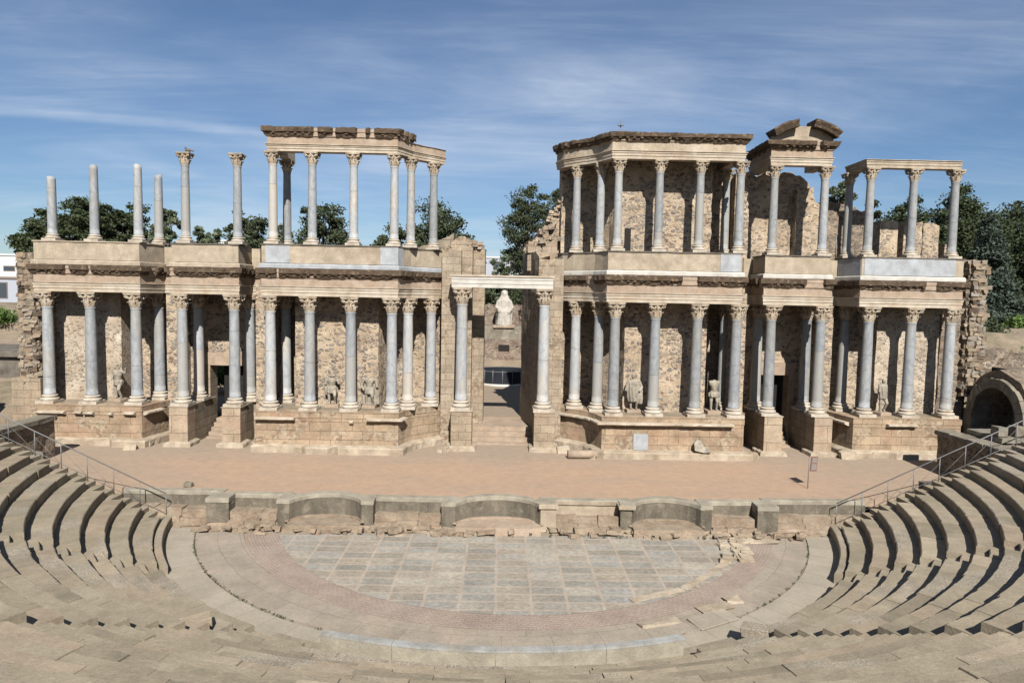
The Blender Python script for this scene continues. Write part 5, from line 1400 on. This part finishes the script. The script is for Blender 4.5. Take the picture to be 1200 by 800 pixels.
ptree('pine_tree', 'large dark pine between the first two broken shafts', 'tree', 70, 138, 226, 66, 'pine', shape='pine', clumps=60, seed=2, group=GT, crown0=.4)
ptree('pine_tree', 'dark pine between the second and third broken shafts', 'tree', 118, 176, 243, 70, 'pine', shape='pine', clumps=44, seed=3, group=GT, crown0=.5)
ptree('oak_tree', 'narrow grey-green tree between short shaft and pigeon column', 'tree', 186, 216, 237, 64, 'olive', clumps=30, seed=4, group=GT, crown0=.4)
ptree('oak_tree', 'small sparse tree just right of the pigeon column', 'tree', 221, 243, 262, 66, 'olive', clumps=18, seed=5, group=GT, crown0=.5)
ptree('oak_tree', 'small sparse tree left of the second free-standing column', 'tree', 243, 264, 261, 67, 'olive', clumps=16, seed=6, group=GT, crown0=.5)
ptree('oak_tree', 'dense oak behind the second free-standing column', 'tree', 264, 318, 241, 64, 'oak', clumps=46, seed=7, group=GT, crown0=.35)
ptree('oak_tree', 'oak seen in the first opening of the upper left colonnade', 'tree', 318, 350, 250, 66, 'olive', clumps=22, seed=8, group=GT, crown0=.45)
ptree('oak_tree', 'dense oak right of second column of upper left colonnade', 'tree', 346, 408, 234, 64, 'oak', clumps=50, seed=9, group=GT, crown0=.35)
ptree('oak_tree', 'small oak left of the corner column of the upper left colonnade', 'tree', 434, 476, 262, 66, 'oak', clumps=30, seed=10, group=GT, crown0=.45)
ptree('oak_tree', 'broad oak rising behind right end of the upper left colonnade', 'tree', 484, 560, 240, 64, 'oak', clumps=60, seed=11, group=GT, crown0=.35)
ptree('oak_tree', 'small grey tree in the gap directly above the white gateway beam', 'tree', 572, 602, 291, 74, 'olive', clumps=24, seed=12, group=GT, crown0=.2)
ptree('cypress_tree', 'tall dark tree standing above the right half of the gateway', 'tree', 588, 644, 214, 90, 'oak', clumps=70, seed=13, group=GT, crown0=.25)
ptree('oak_tree', 'tree top peeping over the ragged slope beside the roofed colonnade', 'tree', 642, 690, 205, 60, 'oak', clumps=40, seed=14, group=GT, crown0=.5)
ptree('oak_tree', 'dark shrub-like tree behind the seated statue', 'tree', 540, 592, 326, 84, 'oak', clumps=40, seed=15, group=GT, crown0=.05)
ptree('oak_tree', 'dark tree right behind the head of the seated statue', 'tree', 586, 650, 320, 86, 'oak', clumps=40, seed=16, group=GT, crown0=.05)
ptree('oak_tree', 'sparse tree between the broken pediment and the open frame', 'tree', 968, 1000, 206, 60, 'olive', clumps=22, seed=17, group=GT, crown0=.5)
ptree('oak_tree', 'tree behind the left pier inside the rightmost open frame', 'tree', 1015, 1045, 236, 60, 'oak', clumps=26, seed=18, group=GT, crown0=.4)
ptree('pine_tree', 'dark pine behind the middle column of the open frame', 'tree', 1040, 1100, 232, 66, 'pine', clumps=60, seed=19, group=GT, crown0=.2)
ptree('pine_tree', 'tall dark pine behind the rightmost upper column', 'tree', 1088, 1150, 218, 68, 'pine', clumps=90, seed=20, group=GT, crown0=.1)
ptree('pine_tree', 'dark pine between the rightmost column and the cedar', 'tree', 1128, 1180, 240, 72, 'pine', clumps=70, seed=21, group=GT, crown0=.1)
ptree('pine_tree', 'dark pine rising at the right edge of the picture', 'tree', 1165, 1235, 236, 74, 'pine', clumps=90, seed=22, group=GT, crown0=.1)
ptree('cedar_tree', 'blue-green cone-shaped cedar at the right edge', 'tree', 1132, 1200, 254, 58, 'cedar', shape='cone', clumps=120, per=170, seed=23, group=GT, crown0=.06, size=.15)
ptree('pine_tree', 'far dark tree filling the gap below the right pines', 'tree', 1140, 1190, 300, 84, 'pine', clumps=60, seed=24, group=GT, crown0=.02)
ptree('pine_tree', 'dark tree outside the right edge behind the cedar', 'tree', 1185, 1260, 262, 62, 'pine', clumps=80, seed=25, group=GT, crown0=.05)
def hedge(label, px0, px1, py0, py1, Y, kind='hedge', n=26, per=170, seed=0):
    rnd = random.Random(seed); m = MB(); a, b = atY(px0, py1, Y), atY(px1, py0, Y)
    for k in range(n): leaves(m, (rnd.uniform(a.x, b.x), Y+rnd.uniform(-1, 1), rnd.uniform(a.z, b.z)), (.9, .9, .55), per, .13, rnd)
    tag(m.build('hedge', kind), label, 'hedge')
hedge('clipped green hedge on top of the wall at the left edge', -25, 16, 366, 378, 60.5, 'hedge', 20, seed=1)
hedge('bright green shrubs on the slope right of the stone stack', 1153, 1215, 376, 396, 56, 'hedge', 60, seed=2)
hedge('darker green shrubs below the cedar at right', 1152, 1215, 352, 372, 60, 'oak', 60, seed=3)
for k, (hx, hw, hy0, hy1, hY, hk) in enumerate(((1170, 30, 395, 404, 52, 'oak'), (1195, 30, 398, 412, 49, 'hedge'), (1150, 14, 380, 392, 50, 'oak'), (1205, 24, 416, 430, 44, 'olive'))):
    hedge(('low dark shrub on the slope directly under the bright hedge', 'green shrub at the right edge above the arch', 'small dark shrub next to the right rubble stack', 'greyish scrub at the right edge beside the arch')[k], hx-hw/2, hx+hw/2, hy0, hy1, hY, hk, 14, 140, seed=50+k)
hedge('low green bushes behind the seated statue', 555, 630, 340, 352, 80, 'oak', 30, seed=4)
hedge('green bushes seen through the left doorway', 244, 276, 425, 448, 50, 'hedge', 16, seed=5)

m = MB(); rw = random.Random(5); p = atY(37, 299, 37.5)
leaves(m, (p.x, 37.6, 11.55), (.22, .2, .3), 90, .05, rw)
tag(m.build('weed', 'olive'), 'small weed growing on top of the far left rubble end wall', 'plant')
m = MB()
for k in range(150):
    a = R_(rw.choice([rw.uniform(-165, -95), rw.uniform(-165, -120), rw.uniform(-60, -20)])); r = 12.75+rw.gauss(0, .02)
    leaves(m, (CX0+r*math.cos(a), min(26.6, CY0+r*math.sin(a)), .04), (.05, .05, .03), 5, .03, rw)
for k in range(26):
    leaves(m, (rw.uniform(-3, 9), rw.uniform(26.3, 26.9), .15), (.09, .06, .05), 14, .04, rw)
tag(m.build('weed_tufts', 'oak'), 'tiny weeds in the ring joint and along the foot of the stage front', 'weeds', kind='stuff')
# ================================================================== LIGHT AND SKY
EL, AZ = 40.5, 8.5
sd = Vector((math.sin(R_(AZ))*math.cos(R_(EL)), -math.cos(R_(AZ))*math.cos(R_(EL)), math.sin(R_(EL))))
sl = bpy.data.lights.new('sun', 'SUN'); sl.energy = 5.0; sl.angle = R_(.5); sl.color = (1.0, .95, .88)
so = bpy.data.objects.new('sun', sl); COL.objects.link(so); so.rotation_euler = sd.to_track_quat('Z', 'Y').to_euler(); so.location = (20, -40, 50)
w = bpy.data.worlds.new('World'); scene.world = w; w.use_nodes = True; nt = w.node_tree; N = nt.nodes; Lk = nt.links
bg = N['Background']; sky = N.new('ShaderNodeTexSky'); sky.sky_type = 'NISHITA'; sky.sun_disc = False
sky.sun_elevation = R_(EL); sky.sun_rotation = PI-R_(AZ); sky.altitude = 200; sky.air_density = 1.0; sky.dust_density = .3; sky.ozone_density = 2.4
def mth(op, a, b=None, clamp=False):
    nd = N.new('ShaderNodeMath'); nd.operation = op; nd.use_clamp = clamp
    for i, v in enumerate((a, b)):
        if v is None: continue
        if hasattr(v, 'links'): Lk.new(v, nd.inputs[i])
        else: nd.inputs[i].default_value = v
    return nd.outputs[0]
tc = N.new('ShaderNodeTexCoord'); sp = N.new('ShaderNodeSeparateXYZ'); Lk.new(tc.outputs['Generated'], sp.inputs[0])
dz = mth('ADD', mth('MAXIMUM', sp.outputs[2], 0.0), .10)
cb = N.new('ShaderNodeCombineXYZ'); Lk.new(mth('DIVIDE', sp.outputs[0], dz), cb.inputs[0]); Lk.new(mth('DIVIDE', sp.outputs[1], dz), cb.inputs[1])
mp = N.new('ShaderNodeMapping'); Lk.new(cb.outputs[0], mp.inputs[0]); mp.inputs['Rotation'].default_value = (0, 0, R_(-28)); mp.inputs['Scale'].default_value = (.35, 1.15, 1)
def wn(vec, s, d, r, dist=0.0):
    nd = N.new('ShaderNodeTexNoise'); Lk.new(vec, nd.inputs['Vector']); nd.inputs['Scale'].default_value = s; nd.inputs['Detail'].default_value = d
    nd.inputs['Roughness'].default_value = r; nd.inputs['Distortion'].default_value = dist; return nd.outputs['Fac']
def wr(f, a, b):
    nd = N.new('ShaderNodeMapRange'); nd.interpolation_type = 'SMOOTHSTEP'; Lk.new(f, nd.inputs[0]); nd.inputs[1].default_value = a; nd.inputs[2].default_value = b; return nd.outputs[0]
mp2 = N.new('ShaderNodeMapping'); Lk.new(cb.outputs[0], mp2.inputs[0]); mp2.inputs['Rotation'].default_value = (0, 0, R_(38)); mp2.inputs['Scale'].default_value = (.4, 1.6, 1)
c1 = wr(wn(mp.outputs[0], .9, 8, .66, .8), .38, .74); c2 = wr(wn(cb.outputs[0], .5, 4, .55, .3), .34, .66); c3 = wr(wn(mp2.outputs[0], 1.3, 8, .68, .9), .45, .8)
cl = mth('ADD', mth('MULTIPLY', mth('MULTIPLY', c1, c2), .46), mth('ADD', mth('MULTIPLY', c2, .16), mth('ADD', mth('MULTIPLY', c1, .09), mth('MULTIPLY', c3, .20))))
# contrail: a thin band round the great circle through two directions
d0, d1 = ray(0, 128).normalized(), ray(650, 186).normalized(); nn = d0.cross(d1).normalized()
vm = N.new('ShaderNodeVectorMath'); vm.operation = 'DOT_PRODUCT'; Lk.new(tc.outputs['Generated'], vm.inputs[0]); vm.inputs[1].default_value = nn
wob = mth('MULTIPLY', mth('SUBTRACT', wn(tc.outputs['Generated'], 9, 4, .6), .5), .010)
dist = mth('ABSOLUTE', mth('ADD', vm.outputs['Value'], wob))
nd = N.new('ShaderNodeMapRange'); nd.interpolation_type = 'SMOOTHSTEP'; Lk.new(dist, nd.inputs[0]); nd.inputs[1].default_value = .0095; nd.inputs[2].default_value = .001
side = N.new('ShaderNodeMapRange'); Lk.new(sp.outputs[0], side.inputs[0]); side.inputs[1].default_value = .12; side.inputs[2].default_value = -.45
trail = mth('MULTIPLY', mth('MULTIPLY', mth('MULTIPLY', nd.outputs[0], side.outputs[0]), mth('ADD', wn(tc.outputs['Generated'], 14, 4, .6), .2)), .36)
fac = mth('MINIMUM', mth('ADD', cl, trail), .85)
mx = N.new('ShaderNodeMix'); mx.data_type = 'RGBA'; Lk.new(fac, mx.inputs[0]); tn = N.new('ShaderNodeMix'); tn.data_type = 'RGBA'; tn.blend_type = 'MULTIPLY'; tn.inputs[0].default_value = 1; Lk.new(sky.outputs[0], tn.inputs[6]); tn.inputs[7].default_value = (.62, .73, .85, 1); Lk.new(tn.outputs[2], mx.inputs[6]); mx.inputs[7].default_value = (6.6, 7.4, 8.6, 1)
Lk.new(mx.outputs[2], bg.inputs[0]); bg.inputs[1].default_value = .05
vs_ = scene.view_settings; scene.display_settings.display_device = 'sRGB'
vs_.view_transform = 'Standard'; vs_.look = 'None'; vs_.exposure = 1.05; vs_.gamma = 1
scene.render.resolution_x = 1024; scene.render.resolution_y = 682
for o_ in bpy.data.objects:            # every wall, podium and terrace that carries a category is a thing of its own
    if o_.parent is None and 'category' in o_ and 'kind' not in o_: o_['kind'] = 'thing'
